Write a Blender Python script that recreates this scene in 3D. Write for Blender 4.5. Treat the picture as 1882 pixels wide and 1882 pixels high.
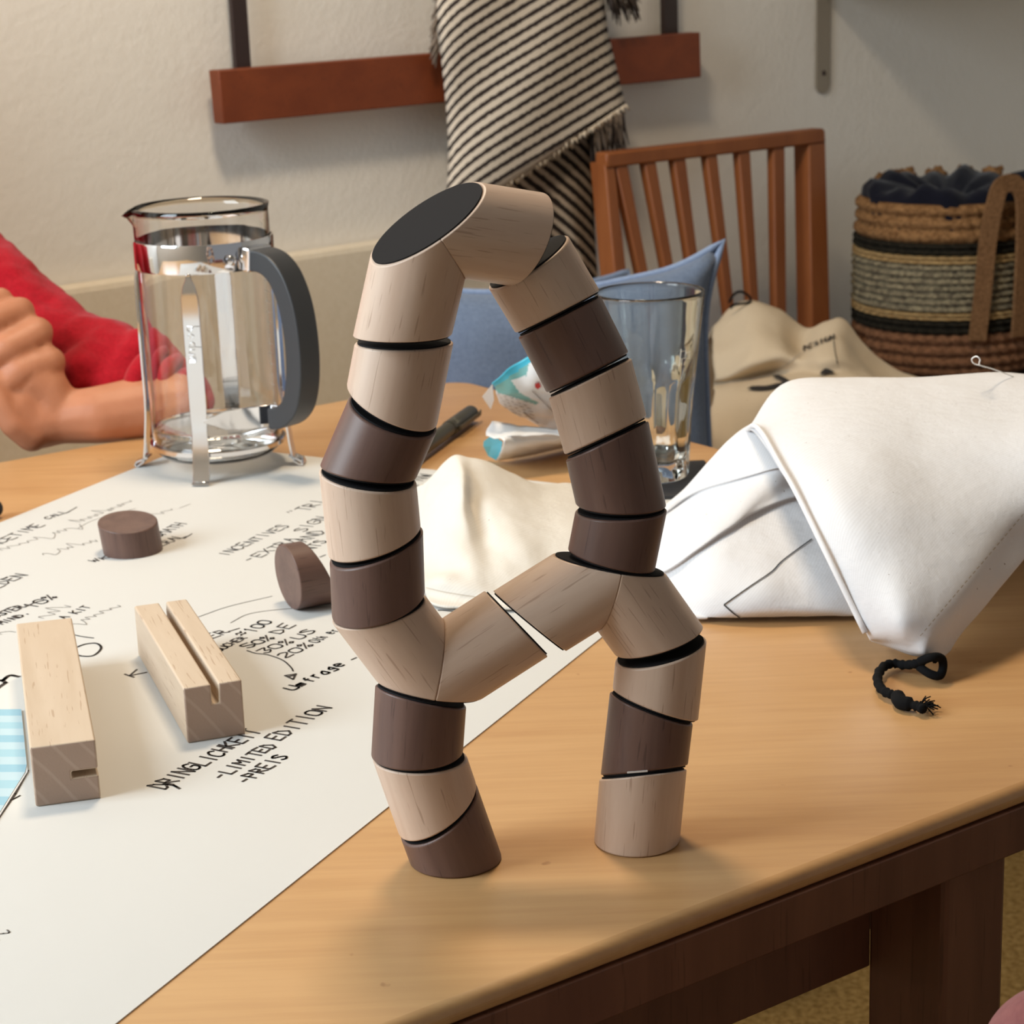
import bpy, bmesh, math, random
import numpy as np
from mathutils import Vector, Matrix, noise
from mathutils.bvhtree import BVHTree
random.seed(7)
D = bpy.data; SC = bpy.context.scene; COL = SC.collection
for o in list(D.objects): D.objects.remove(o)
V = Vector
# ------------------------------------------------------------------ camera
FPX = 3800.0; PITCH = math.radians(15.6); ROLL = math.radians(2.1); HC = 1.16; ZT = 0.74
cR = V((1,0,0)); cF = V((0,math.cos(PITCH),-math.sin(PITCH))); cU = V((0,math.sin(PITCH),math.cos(PITCH)))
iR = cR*math.cos(ROLL) - cU*math.sin(ROLL); iU = cR*math.sin(ROLL) + cU*math.cos(ROLL)
CAM = V((0,0,HC))
cam = D.cameras.new('camera'); cam.sensor_width = 36; cam.lens = FPX*36/1882; cam.clip_start = .05
cam.dof.use_dof = True; cam.dof.focus_distance = 1.0; cam.dof.aperture_fstop = 26
co = D.objects.new('camera', cam); COL.objects.link(co)
m = Matrix((iR, iU, -cF)).transposed().to_4x4(); m.translation = CAM; co.matrix_world = m
SC.camera = co
SC.view_settings.view_transform = 'Standard'; SC.view_settings.look = 'None'
SC.view_settings.exposure = 0.0; SC.view_settings.gamma = 1; SC.view_settings.use_curve_mapping = False
# pixel -> place helpers (build-time measuring only)
def ray(x, y): return cF + iR*((x-941)/FPX) - iU*((y-941)/FPX)
def P(x, y, h=0.0):
    d = ray(x,y); return CAM + d*((ZT+h-HC)/d.z)
def PY(x, y, Y):
    d = ray(x,y); return CAM + d*(Y/d.y)
def PP(x, y, n, k):
    d = ray(x,y); return CAM + d*((k-CAM.dot(n))/d.dot(n))
def proj(q):
    v = q-CAM; w = v.dot(cF); return V((941+FPX*v.dot(iR)/w, 941-FPX*v.dot(iU)/w))
TH = math.radians(51); eW = V((math.sin(TH),math.cos(TH),0)); nW = V((-math.cos(TH),math.sin(TH),0)); KW = 2.12
def W(x, y, k=0.0): return PP(x, y, nW, KW-k)
TT = math.radians(55); eT = V((math.sin(TT),math.cos(TT),0)); nT = V((-math.cos(TT),math.sin(TT),0))
def EN(e, n, z, E=None, N=None):
    E = E or eW; N = N or nW; return E*e + N*n + V((0,0,z))
# ------------------------------------------------------------------ light
def s2l(c):
    c = c/255; return c/12.92 if c <= .04045 else ((c+.055)/1.055)**2.4
def rgb(r, g, b): return (s2l(r), s2l(g), s2l(b), 1)
wd = D.worlds.new('world'); SC.world = wd; wd.use_nodes = True
wd.node_tree.nodes['Background'].inputs[0].default_value = (.97,.98,1.0,1)
wd.node_tree.nodes['Background'].inputs[1].default_value = .26
def area(name, loc, target, sx, sy, power, col):
    l = D.lights.new(name,'AREA'); l.shape = 'RECTANGLE'; l.size = sx; l.size_y = sy; l.energy = power; l.color = col
    o = D.objects.new(name,l); COL.objects.link(o); o.location = loc
    o.rotation_euler = (V(target)-V(loc)).to_track_quat('-Z','Y').to_euler(); return o
WIN = V((-1.52,.58,1.68))
area('window_daylight', WIN, WIN+V((.84,.40,-.44)), .82, 1.05, 42, (.80,.92,1.0))
area('ceiling_lamp_light', (-.12,1.62,2.15), (-.10,1.45,.74), .26, .26, 14.5, (1,.81,.58))
# ------------------------------------------------------------------ helpers
def mat(name, col, rough=.6, metal=0, spec=.5):
    m = D.materials.new(name); m.use_nodes = True; b = m.node_tree.nodes['Principled BSDF']
    b.inputs['Base Color'].default_value = col; b.inputs['Roughness'].default_value = rough
    b.inputs['Metallic'].default_value = metal; b.inputs['Specular IOR Level'].default_value = spec
    return m
def nd(m, t, **k):
    n = m.node_tree.nodes.new(t)
    for a, v in k.items():
        if a in n.inputs: n.inputs[a].default_value = v
        else: setattr(n, a, v)
    return n
def lk(m, a, b): m.node_tree.links.new(a, b)
def bs(m): return m.node_tree.nodes['Principled BSDF']
def coords(m, scale=(1,1,1), kind='Object', rot=(0,0,0)):
    t = nd(m,'ShaderNodeTexCoord'); mp = nd(m,'ShaderNodeMapping'); mp.inputs['Scale'].default_value = scale
    mp.inputs['Rotation'].default_value = rot
    lk(m, t.outputs[kind], mp.inputs[0]); return mp.outputs[0]
def ramp(m, fac, stops):
    r = nd(m,'ShaderNodeValToRGB'); el = r.color_ramp.elements
    while len(el) < len(stops): el.new(.5)
    for e, (p, c) in zip(el, stops): e.position = p; e.color = c
    lk(m, fac, r.inputs[0]); return r.outputs[0]
def mixc(m, fac, a, b, mode='MIX'):
    n = nd(m,'ShaderNodeMix', data_type='RGBA', blend_type=mode)
    for i, v in ((0,fac),(6,a),(7,b)):
        if hasattr(v,'links'): lk(m, v, n.inputs[i])
        else: n.inputs[i].default_value = v
    return n.outputs[2]
def bump(m, h, dist, strength=1.0, prev=None):
    b = nd(m,'ShaderNodeBump'); b.inputs['Distance'].default_value = dist; b.inputs['Strength'].default_value = strength
    lk(m, h, b.inputs['Height'])
    if prev is not None: lk(m, prev, b.inputs['Normal'])
    lk(m, b.outputs[0], bs(m).inputs['Normal']); return b.outputs[0]
def noi(m, vec, scale, detail=4, rough=.55, dist=0):
    n = nd(m,'ShaderNodeTexNoise', Scale=scale, Detail=detail, Roughness=rough, Distortion=dist); lk(m, vec, n.inputs['Vector']); return n.outputs['Fac']
def wood(name, c1, c2, cpore, rough=.45, grain=1.0, pores=.9, spec=.35, ax='z'):
    m = mat(name, c1, rough, 0, spec)
    sc = {'z':(1,1,.10), 'x':(.10,1,1), 'y':(1,.10,1)}[ax]
    v = coords(m, sc)
    oi = nd(m,'ShaderNodeObjectInfo'); add = nd(m,'ShaderNodeVectorMath', operation='ADD')
    mul = nd(m,'ShaderNodeMath', operation='MULTIPLY'); mul.inputs[1].default_value = 7.0
    lk(m, oi.outputs['Random'], mul.inputs[0]); lk(m, v, add.inputs[0]); lk(m, mul.outputs[0], add.inputs[1]); v = add.outputs[0]
    a = noi(m, v, 70*grain, 4, .6, .4); col = ramp(m, a, [(.3,c1),(.7,c2)])
    sc2 = {'z':(1,1,.055), 'x':(.055,1,1), 'y':(1,.055,1)}[ax]; v2 = coords(m, sc2); ad2 = nd(m,'ShaderNodeVectorMath', operation='ADD'); lk(m, v2, ad2.inputs[0]); lk(m, mul.outputs[0], ad2.inputs[1])
    b = noi(m, ad2.outputs[0], 900*grain, 1, .5); pr = ramp(m, b, [(.66,(0,0,0,1)),(.71,(1,1,1,1))])
    mul2 = nd(m,'ShaderNodeMath', operation='MULTIPLY'); mul2.inputs[1].default_value = pores; lk(m, pr, mul2.inputs[0])
    col = mixc(m, mul2.outputs[0], col, cpore); lk(m, col, bs(m).inputs['Base Color'])
    bump(m, b, .0004, -.25); return m
def link(o, parent=None):
    COL.objects.link(o)
    if parent is not None: o.parent = parent
    return o
def thing(name, label, cat, loc=(0,0,0), group=None):
    o = D.objects.new(name, None); o.empty_display_size = .02; COL.objects.link(o); o.location = loc
    o['label'] = label; o['category'] = cat
    if group: o['group'] = group
    return o
def tag(o, label, cat, group=None):
    o['label'] = label; o['category'] = cat
    if group: o['group'] = group
    return o
def struct(o): o['kind'] = 'structure'; return o
def mesh(name, vs, fs, m, parent=None, smooth=False, ws=True, mats=None, uv=None):
    """verts in world space; when parented to an Empty at a location, stored relative to it"""
    off = V(parent.location) if (parent is not None and ws) else V((0,0,0))
    p = parent
    while ws and p is not None and p.parent is not None: p = p.parent; off = off + V(p.location)
    me = D.meshes.new(name); me.from_pydata([tuple(V(v)-off) for v in vs], [], fs)
    for mm in (mats or [m]): me.materials.append(mm)
    if smooth: me.polygons.foreach_set('use_smooth', [True]*len(me.polygons))
    if uv:
        l = me.uv_layers.new(name='UVMap')
        for lp in me.loops: l.data[lp.index].uv = uv[lp.vertex_index]
    me.update(); return link(D.objects.new(name, me), parent)
def bev(o, w=.001, seg=2, ang=35):
    b = o.modifiers.new('bevel','BEVEL'); b.width = w; b.segments = seg; b.limit_method = 'ANGLE'; b.angle_limit = math.radians(ang)
    b.harden_normals = False; return o
def autosmooth(o, ang=35):
    me = o.data; me.polygons.foreach_set('use_smooth', [True]*len(me.polygons))
    bm = bmesh.new(); bm.from_mesh(me); bmesh.ops.recalc_face_normals(bm, faces=bm.faces)
    for e in bm.edges:
        if len(e.link_faces) == 2 and e.calc_face_angle(0) > math.radians(ang): e.smooth = False
    bm.to_mesh(me); bm.free(); return o
BOXF = [(0,3,2,1),(4,5,6,7),(0,1,5,4),(1,2,6,5),(2,3,7,6),(3,0,4,7)]
def boxpts(c, ex, ey, ez, sx, sy, sz):
    """c = centre of the bottom"""
    r = []
    for z in (0,1):
        for (a,b) in ((-.5,-.5),(.5,-.5),(.5,.5),(-.5,.5)): r.append(V(c)+ex*(a*sx)+ey*(b*sy)+ez*(z*sz))
    return r
Z = V((0,0,1))
def box(name, c, ex, ey, sx, sy, sz, m, parent=None, b=.002):
    o = mesh(name, boxpts(c,ex,ey,Z,sx,sy,sz), BOXF, m, parent); 
    if b: bev(o, b)
    return o
def prism(name, pts, off, m, parent=None, b=.001):
    n = len(pts); vs = [V(p) for p in pts]+[V(p)+off for p in pts]
    fs = [tuple(range(n)), tuple(range(2*n-1,n-1,-1))]+[(i,i+n,(i+1)%n+n,(i+1)%n) for i in range(n)]
    o = mesh(name, vs, fs, m, parent); autosmooth(o, 40)
    if b: bev(o, b)
    return o
def lathe(profile, n=64, center=V((0,0,0)), mod=None, closed=False):
    vs = []; fs = []
    for j,(r,z) in enumerate(profile):
        for i in range(n):
            a = 2*math.pi*i/n; rr = r if mod is None else mod(r,z,a,j)
            vs.append(V(center)+V((rr*math.cos(a), rr*math.sin(a), z)))
    k = len(profile)
    for j in range(k if closed else k-1):
        j2 = (j+1)%k
        for i in range(n): fs.append((j*n+i, j*n+(i+1)%n, j2*n+(i+1)%n, j2*n+i))
    return vs, fs
def cap(vs, fs, ring0, n, flip=False):
    r = list(range(ring0, ring0+n)); fs.append(tuple(reversed(r)) if not flip else tuple(r))
def catmull(ps, n):
    out = []; k = len(ps)
    for i in range(k-1):
        p0 = ps[i-1] if i > 0 else ps[0]*2-ps[1]; p1 = ps[i]; p2 = ps[i+1]; p3 = ps[i+2] if i+2 < k else ps[-1]*2-ps[-2]
        for s in range(n):
            t = s/n; out.append(.5*((2*p1)+(p2-p0)*t+(2*p0-5*p1+4*p2-p3)*t*t+(3*p1-p0-3*p2+p3)*t*t*t))
    out.append(ps[-1]); return out
def gridsurf(rows, nu=8, nv=8):
    rr = [catmull(r, nu) for r in rows]; cols = list(zip(*rr)); cc = [catmull(list(c), nv) for c in cols]
    R = [list(x) for x in zip(*cc)]; return R
def gridmesh(R):
    nr, nc = len(R), len(R[0]); vs = [p for r in R for p in r]
    fs = [(i*nc+j, (i+1)*nc+j, (i+1)*nc+j+1, i*nc+j+1) for i in range(nr-1) for j in range(nc-1)]
    return vs, fs
def tube(path, rad, n=10, closed_caps=True, rads=None):
    path = [V(p) for p in path]; vs = []; fs = []; k = len(path); up = None
    for i,p in enumerate(path):
        t = (path[min(i+1,k-1)]-path[max(i-1,0)]).normalized()
        if up is None: up = t.orthogonal().normalized()
        up = (up - t*up.dot(t)).normalized(); s = t.cross(up); r = rads[i] if rads else rad
        for j in range(n):
            a = 2*math.pi*j/n; vs.append(p + up*(r*math.cos(a)) + s*(r*math.sin(a)))
    for i in range(k-1):
        for j in range(n): fs.append((i*n+j, i*n+(j+1)%n, (i+1)*n+(j+1)%n, (i+1)*n+j))
    if closed_caps: fs.append(tuple(reversed(range(n)))); fs.append(tuple(range((k-1)*n, k*n)))
    return vs, fs
def join(lst):
    vs = []; fs = []
    for a,b in lst:
        o = len(vs); vs += a; fs += [tuple(i+o for i in f) for f in b]
    return vs, fs
def sweep_rect(path, wdir, w, th):
    """ribbon bar: rectangular cross-section w along wdir (list or vector), thickness th"""
    path = [V(p) for p in path]; k = len(path); vs = []; fs = []
    for i,p in enumerate(path):
        t = (path[min(i+1,k-1)]-path[max(i-1,0)]).normalized()
        ww = wdir[i] if isinstance(wdir, list) else wdir; ww = (ww - t*ww.dot(t)).normalized(); nn = t.cross(ww)
        wi = w[i] if isinstance(w, list) else w; ti = th[i] if isinstance(th, list) else th
        for a,b in ((-1,-1),(1,-1),(1,1),(-1,1)): vs.append(p+ww*(a*wi/2)+nn*(b*ti/2))
    for i in range(k-1):
        for j in range(4): fs.append((i*4+j, i*4+(j+1)%4, (i+1)*4+(j+1)%4, (i+1)*4+j))
    fs.append((3,2,1,0)); fs.append(tuple(range(4*k-4,4*k))); return vs, fs
# ------------------------------------------------------------------ materials
M = {}
M['beech'] = wood('beech_light', rgb(206,182,163), rgb(190,162,142), rgb(138,108,88), .42, 1, .45)
M['walnut'] = wood('smoked_dark_wood', rgb(112,86,76), rgb(92,69,62), rgb(66,48,44), .42, 1, .5)
M['walnut_end'] = M['walnut']
M['block'] = wood('pale_block_wood', rgb(204,184,162), rgb(194,172,148), rgb(170,136,104), .5, .8, .5)
M['pad'] = mat('black_magnet_face', rgb(27,26,28), .8, 0, .15)
def table_mat():
    m = mat('honey_varnished_beech', rgb(205,152,92), .30, 0, .5)
    v = coords(m, (.25,1,1), rot=(0,0,-(math.pi/2-TT)))
    a = noi(m, v, 9, 5, .6, .6); col = ramp(m, a, [(.3,rgb(198,156,108)),(.55,rgb(190,146,98)),(.75,rgb(176,130,84))])
    v2 = coords(m, (.06,1,1), rot=(0,0,-(math.pi/2-TT))); b = noi(m, v2, 160, 3, .6)
    col = mixc(m, .12, col, ramp(m, b, [(.35,rgb(226,178,120)),(.65,rgb(168,112,62))]))
    sp = noi(m, coords(m), 75, 2, .5); col = mixc(m, ramp(m, sp, [(.74,(0,0,0,1)),(.78,(.55,.55,.55,1))]), col, rgb(146,98,58))
    lk(m, col, bs(m).inputs['Base Color'])
    rg = noi(m, coords(m), 14, 4, .6); rr = nd(m,'ShaderNodeMapRange'); rr.inputs['To Min'].default_value = .24; rr.inputs['To Max'].default_value = .42
    lk(m, rg, rr.inputs[0]); lk(m, rr.outputs[0], bs(m).inputs['Roughness'])
    bump(m, b, .0004, .12); return m
M['table'] = table_mat()
M['tableleg'] = wood('table_leg_brown', rgb(120,80,60), rgb(100,64,48), rgb(74,46,34), .45, .5, .4)
M['paper'] = mat('flipchart_paper', rgb(205,203,199), .75, 0, .2)
bump(M['paper'], noi(M['paper'], coords(M['paper']), 6, 3), .004, .25)
M['ink'] = mat('marker_ink_black', rgb(40,32,30), .6); M['pencil'] = mat('pencil_grey', rgb(140,134,128), .7)
def plaster(name, c, dist=.002):
    m = mat(name, c, .85, 0, .2); v = coords(m)
    a = noi(m, v, 110, 5, .6); b = noi(m, v, 45, 3, .5); s = nd(m,'ShaderNodeMath', operation='ADD'); lk(m,a,s.inputs[0]); lk(m,b,s.inputs[1])
    bump(m, s.outputs[0], dist*2, .22); return m
M['wall'] = plaster('rough_white_plaster', rgb(243,239,232))
M['ceiling'] = plaster('ceiling_white', rgb(176,170,160))
def carpet():
    m = mat('loop_carpet', rgb(158,132,84), .95, 0, .1); v = coords(m); a = noi(m, v, 130, 4, .7); c = noi(m, v, 22, 3)
    col = ramp(m, a, [(.3,rgb(112,88,50)),(.55,rgb(172,144,92)),(.8,rgb(196,170,118))]); col = mixc(m, ramp(m, c, [(.62,(0,0,0,1)),(.75,(.5,.5,.5,1))]), col, rgb(104,78,44))
    lk(m, col, bs(m).inputs['Base Color']); bump(m, a, .006, .9); return m
M['carpet'] = carpet()
def mixf(m, f, k):
    n = nd(m,'ShaderNodeMath', operation='MULTIPLY'); n.inputs[1].default_value = k; lk(m, f, n.inputs[0]); return n.outputs[0]
def canvas(name, c, scale=1500, spec=True, warm=None):
    m = mat(name, c, .9, 0, .15); v = coords(m, kind='UV')
    w1 = nd(m,'ShaderNodeTexWave', wave_type='BANDS', bands_direction='X', Scale=scale/3.4, Distortion=.6); lk(m, v, w1.inputs[0]); w1.inputs['Detail'].default_value = 1
    w2 = nd(m,'ShaderNodeTexWave', wave_type='BANDS', bands_direction='Y', Scale=scale/3.4, Distortion=.6); lk(m, v, w2.inputs[0])
    mx = nd(m,'ShaderNodeMath', operation='MAXIMUM'); lk(m, w1.outputs['Fac'], mx.inputs[0]); lk(m, w2.outputs['Fac'], mx.inputs[1])
    vo = coords(m); big = noi(m, vo, 45, 4, .6); bn = bump(m, big, .004, .30)
    b2 = bump(m, mx.outputs[0], .0004, .35, bn)
    if spec:
        a = noi(m, vo, 420, 1, .5); col = mixc(m, ramp(m, a, [(.80,(0,0,0,1)),(.83,(1,1,1,1))]), c, rgb(110,90,70))
        tw = nd(m,'ShaderNodeTexWave', wave_type='BANDS', bands_direction='DIAGONAL', Scale=210, Distortion=.8); lk(m, v, tw.inputs[0])
        col = mixc(m, mixf(m, tw.outputs['Fac'], .16), col, (c[0]*.62,c[1]*.60,c[2]*.57,1))
        lk(m, col, bs(m).inputs['Base Color'])
    return m
M['canvas'] = canvas('natural_white_canvas', rgb(222,221,223))
M['canvas_cream'] = canvas('cream_canvas', rgb(223,217,208))
M['canvas_far'] = canvas('cream_canvas_far', rgb(214,196,170))
M['black_print'] = mat('black_print', rgb(38,34,34), .8)
M['stitch'] = mat('stitch_thread', rgb(176,164,148), .9)
M['cord'] = mat('black_cord', rgb(20,20,21), .95, 0, .1)
M['thread'] = mat('white_thread', rgb(240,238,235), .8)
M['chrome'] = mat('polished_chrome', rgb(225,225,228), .07, 1)
M['steel'] = mat('brushed_steel_band', rgb(215,215,218), .16, 1)
M['blackplastic'] = mat('matte_black_plastic', rgb(52,54,58), .42)
def glassm(name, c=(1,1,1,1), rough=0.0, ior=1.46):
    m = mat(name, c, rough); b = bs(m); b.inputs['Transmission Weight'].default_value = 1; b.inputs['IOR'].default_value = ior
    return m
M['glass'] = glassm('clear_glass'); M['water'] = glassm('water', (1,1,1,1), 0, 1.33)
M['tumbler'] = glassm('tumbler_glass', rgb(248,252,250), 0, 1.5)
M['print_white'] = mat('pale_scale_print', rgb(232,228,215), .6)
M['railwood'] = wood('reddish_brown_board', rgb(132,66,36), rgb(114,54,30), rgb(86,40,24), .5, .4, .4, ax='x')
M['strap'] = mat('dark_metal_strap', rgb(52,38,36), .5)
M['chairwood'] = wood('orange_brown_chair_wood', rgb(152,90,48), rgb(132,74,38), rgb(100,56,30), .42, .35, .3)
def fabric(name, c1, c2=None, scale=260, rough=.9):
    m = mat(name, c1, rough, 0, .15); v = coords(m); a = noi(m, v, scale, 3, .6); col = ramp(m, a, [(.3,c1),(.7,c2 or c1)])
    lk(m, col, bs(m).inputs['Base Color']); bump(m, a, .0012, .4); bs(m).inputs['Sheen Weight'].default_value = .15; return m
M['blue'] = fabric('grey_blue_cushion_cloth', rgb(108,124,150), rgb(96,111,137))
M['bluepipe'] = fabric('light_blue_piping', rgb(138,156,188), rgb(126,144,176))
M['bench'] = fabric('cream_bench_upholstery', rgb(234,222,202), rgb(228,215,193), 120)
M['red'] = fabric('red_jersey', rgb(172,18,34), rgb(152,12,26), 300)
M['navy'] = fabric('navy_lining', rgb(17,19,34), rgb(13,14,25))
M['darkwood'] = wood('dark_stool_wood', rgb(70,50,42), rgb(58,42,36), rgb(40,28,24), .5, .4, .4)
M['shelfw'] = mat('shelf_white', rgb(200,196,182), .5); M['bracket'] = mat('grey_metal_bracket', rgb(150,140,125), .5)
def skin():
    m = mat('skin', rgb(196,132,98), .5, 0, .35); b = bs(m); b.inputs['Subsurface Weight'].default_value = .12; b.inputs['Subsurface Radius'].default_value = (.01,.004,.002)
    v = coords(m); a = noi(m, v, 30, 3); lk(m, ramp(m, a, [(.3,rgb(178,116,84)),(.7,rgb(192,130,98))]), b.inputs['Base Color']); bump(m, noi(m, v, 500, 2), .0005, .3); return m
M['skin'] = skin()
def braid(name, c1, c2, sc=120):
    m = mat(name, c1, .9, 0, .1); v = coords(m, (1,1,1.6)); a = noi(m, v, sc, 4, .7, .5); lk(m, ramp(m, a, [(.32,c2),(.62,c1)]), bs(m).inputs['Base Color']); bump(m, a, .004, .7); return m
M['jute'] = braid('jute_braid', rgb(160,120,80), rgb(100,68,42)); M['jute_red'] = braid('jute_braid_lower', rgb(146,104,76), rgb(92,62,44))
M['jute_dark'] = braid('black_cord_row', rgb(48,44,36), rgb(26,24,20)); M['jute_pale'] = braid('pale_cord_row', rgb(190,160,112), rgb(140,110,72))
M['jute_grey'] = braid('speckled_grey_rows', rgb(160,148,120), rgb(66,58,52), 90)
M['foil'] = mat('white_wrapper', rgb(228,226,226), .4); M['cyan'] = mat('cyan_wrapper', rgb(70,186,214), .4); M['teal'] = mat('pale_teal_print', rgb(120,178,176), .5)
M['printgrey'] = mat('small_print_grey', rgb(120,110,104), .7); M['reddot'] = mat('red_print', rgb(190,50,46), .6)
M['pen'] = mat('dark_olive_pen', rgb(62,60,50), .4); M['pentext'] = mat('pen_pale_print', rgb(150,148,130), .6)
M['pink'] = fabric('dusky_pink_cloth', rgb(134,84,82), rgb(122,74,74), 200)
M['jute_s'] = braid('jute_strap', rgb(150,112,78), rgb(112,80,54), 200)
M['hair'] = fabric('brown_hair', rgb(84,58,40), rgb(60,40,28), 200)
M['eye'] = mat('eye', rgb(60,50,46), .2)
M['coaster'] = mat('dark_coaster', rgb(46,46,50), .5)

# ------------------------------------------------------------------ the room
E0, E1, N0, N1 = -.86, 3.3, -2.4, KW
def quadwall(name, a, b, z0, z1, m, thick=V((0,0,0))):
    vs = [V((a.x,a.y,z0)),V((b.x,b.y,z0)),V((b.x,b.y,z1)),V((a.x,a.y,z1))]
    vs += [v+thick for v in vs]
    return struct(mesh(name, vs, [(0,1,2,3),(7,6,5,4),(0,4,5,1),(1,5,6,2),(2,6,7,3),(3,7,4,0)], m))
quadwall('wall_back', EN(E0,N1,0), EN(E1,N1,0), 0, 2.5, M['wall'], nW*.1)
quadwall('wall_right', EN(E1,N1,0), EN(E1,N0,0), 0, 2.5, M['wall'], eW*.1)
vs = []; fs = []
wl = [(N0,0,N1,1.1),(N0,2.42,N1,2.5),(N0,1.1,.90,2.42),(1.90,1.1,N1,2.42)]   # left wall around its window
for (n0,z0,n1,z1) in wl:
    b = len(vs); 
    for dx in (0,-.12):
        vs += [EN(E0+dx,n0,z0),EN(E0+dx,n1,z0),EN(E0+dx,n1,z1),EN(E0+dx,n0,z1)]
    fs += [tuple(i+b for i in f) for f in BOXF]
struct(mesh('wall_left', vs, fs, M['wall']))
wf = []
for (n0,z0,n1,z1) in ((.90,1.1,1.90,1.16),(.90,2.36,1.90,2.42),(.90,1.1,.96,2.42),(1.84,1.1,1.90,2.42),(1.38,1.1,1.42,2.42)):
    pts = [EN(E0-.03+dx,a,c) for dx in (0,-.06) for (a,c) in ((n0,z0),(n1,z0),(n1,z1),(n0,z1))]; wf.append((pts, BOXF))
struct(mesh('window_1', *join(wf), M['shelfw']))
struct(mesh('floor', [EN(E0,N0,0),EN(E1,N0,0),EN(E1,N1,0),EN(E0,N1,0),EN(E0,N0,-.05),EN(E1,N0,-.05),EN(E1,N1,-.05),EN(E0,N1,-.05)], [(0,1,2,3),(7,6,5,4),(0,4,5,1),(1,5,6,2),(2,6,7,3),(3,7,4,0)], M['carpet']))
struct(mesh('ceiling', [EN(E0,N0,2.5),EN(E1,N0,2.5),EN(E1,N1,2.5),EN(E0,N1,2.5),EN(E0,N0,2.55),EN(E1,N0,2.55),EN(E1,N1,2.55),EN(E0,N1,2.55)], [(3,2,1,0),(4,5,6,7),(0,1,5,4),(1,2,6,5),(2,3,7,6),(3,0,4,7)], M['ceiling']))
quadwall('baseboard_back', EN(E0,N1-.015,0), EN(E1,N1-.015,0), 0, .08, M['shelfw'], nW*.014)

# ------------------------------------------------------------------ table
tb = thing('dining_table', 'honey-coloured varnished wooden dining table filling the foreground', 'table', EN(.2,1.1,0,eT,nT))
def tEN(e,n,z): return EN(e,n,z,eT,nT)
TE0, TE1, TN0, TN1 = -.45, 1.108, .641, 1.665
def rrect(e0,e1,n0,n1,r,z,k=6):
    pts = []
    for (ce,cn,a0) in ((e1-r,n0+r,-90),(e1-r,n1-r,0),(e0+r,n1-r,90),(e0+r,n0+r,180)):
        for i in range(k+1):
            a = math.radians(a0+90*i/k); pts.append(tEN(ce+r*math.cos(a), cn+r*math.sin(a), z))
    return pts
top = prism('tabletop', rrect(TE0,TE1,TN0,TN1,.03,.729), V((0,0,.011)), M['table'], tb, 0); bev(top, .005, 4, 60)
prism('shaded_edge', rrect(TE0+.0004,TE1-.0004,TN0+.0004,TN1-.0004,.03,.704), V((0,0,.0249)), M['tableleg'], tb, .001)  # side of the slab in darker brown, its shade put into the colour
box('apron', tEN(.20,.712,.631), eT, nT, 1.02, .022, .073, M['tableleg'], tb, .001)
box('apron', tEN(.20,1.60,.631), eT, nT, 1.02, .022, .073, M['tableleg'], tb, .001)
box('apron', tEN(.735,1.155,.631), nT, eT, .85, .022, .073, M['tableleg'], tb, .001)
for (e,n) in ((.731,.675),(.731,1.625),(-.33,.675),(-.33,1.625)): box('leg', tEN(e,n,0), eT, nT, .045, .053, .704, M['tableleg'], tb, .003)
# ------------------------------------------------------------------ paper and its handwriting
pA, pB = P(359,817), P(1408,932); nearL = P(215,1882); farL = P(0,962)
dn = (nearL - pB).normalized(); df = (farL-pA).normalized()
PT = .0006
pts = [pA, pB, pB+dn*.95, pA+df*.97]
pp = thing('flipchart_paper', 'large white flipchart sheet covered in handwritten marker notes across the table', 'paper', (pA+pB)/2)
prism('sheet', [V((p.x,p.y,ZT+.0001)) for p in pts], V((0,0,PT)), M['paper'], pp, 0)
GL = {'A':'00 26 40|13 33','B':'00 06 35 33 03|33 41 30 00','C':'45 26 04 01 20 41','D':'00 06 25 42 20 00','E':'46 06 00 40|03 33','F':'46 06 00|03 33','G':'45 26 04 01 20 41 43 23',
'H':'00 06|40 46|03 43','I':'20 26','K':'00 06|46 03 40','L':'06 00 40','M':'00 06 23 46 40','N':'00 06 40 46','O':'20 01 05 26 45 41 20','P':'00 06 35 33 03','R':'00 06 35 33 03 40','S':'45 26 05 33 41 20 01',
'T':'06 46|26 20','U':'06 01 20 41 46','V':'06 20 46','W':'06 10 24 30 46','X':'00 46|06 40','Z':'06 46 00 40','0':'20 01 05 26 45 41 20','1':'15 26 20','2':'05 26 44 00 40','3':'06 46 23 42 20 01','5':'46 06 04 33 41 20 01',
'%':'00 46|05 16 25 14 05|21 32 41 30 21','-':'03 33','.':'20 21','=':'02 12 32|04 14 34',':':'21 22|24 25','"':'15 16|35 36','~':'02 13 32 43|04 15 34 45',
'm':'00 03 13 10|13 23 20|23 33 30','f':'20 25 36|14 34','r':'10 14|13 24 34','a':'34 13 01 10 30 34 30','g':'34 13 12 31 34 3- 0-','e':'02 32 33 14 02 10 30','t':'26 20 30|14 34','h':'06 00|03 24 30','y':'04 12|34 10','o':'10 02 13 32 10','s':'33 04 22 00','d':'32 13 01 10 31 36 30','i':'10 13','b':'06 00 20 32 13 03','k':'06 00|32 02 30','l':'16 10','w':'03 10 22 30 43','u':'03 00 20 33 30',' ':'','q':''}
def ribbon_pts(poly, wid, zoff, up=Z):
    """flat brush stroke along a polyline lying in the table plane"""
    vs = []; fs = []
    for a,b in zip(poly[:-1], poly[1:]):
        d = (b-a); 
        if d.length < 1e-6: continue
        d.normalize(); s = up.cross(d)*wid/2; a2 = a-d*wid*.35; b2 = b+d*wid*.35; o = len(vs)
        vs += [a2-s, b2-s, b2+s, a2+s]; fs.append((o,o+1,o+2,o+3))
    return vs, fs
inkz = ZT+PT+.00035
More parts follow.
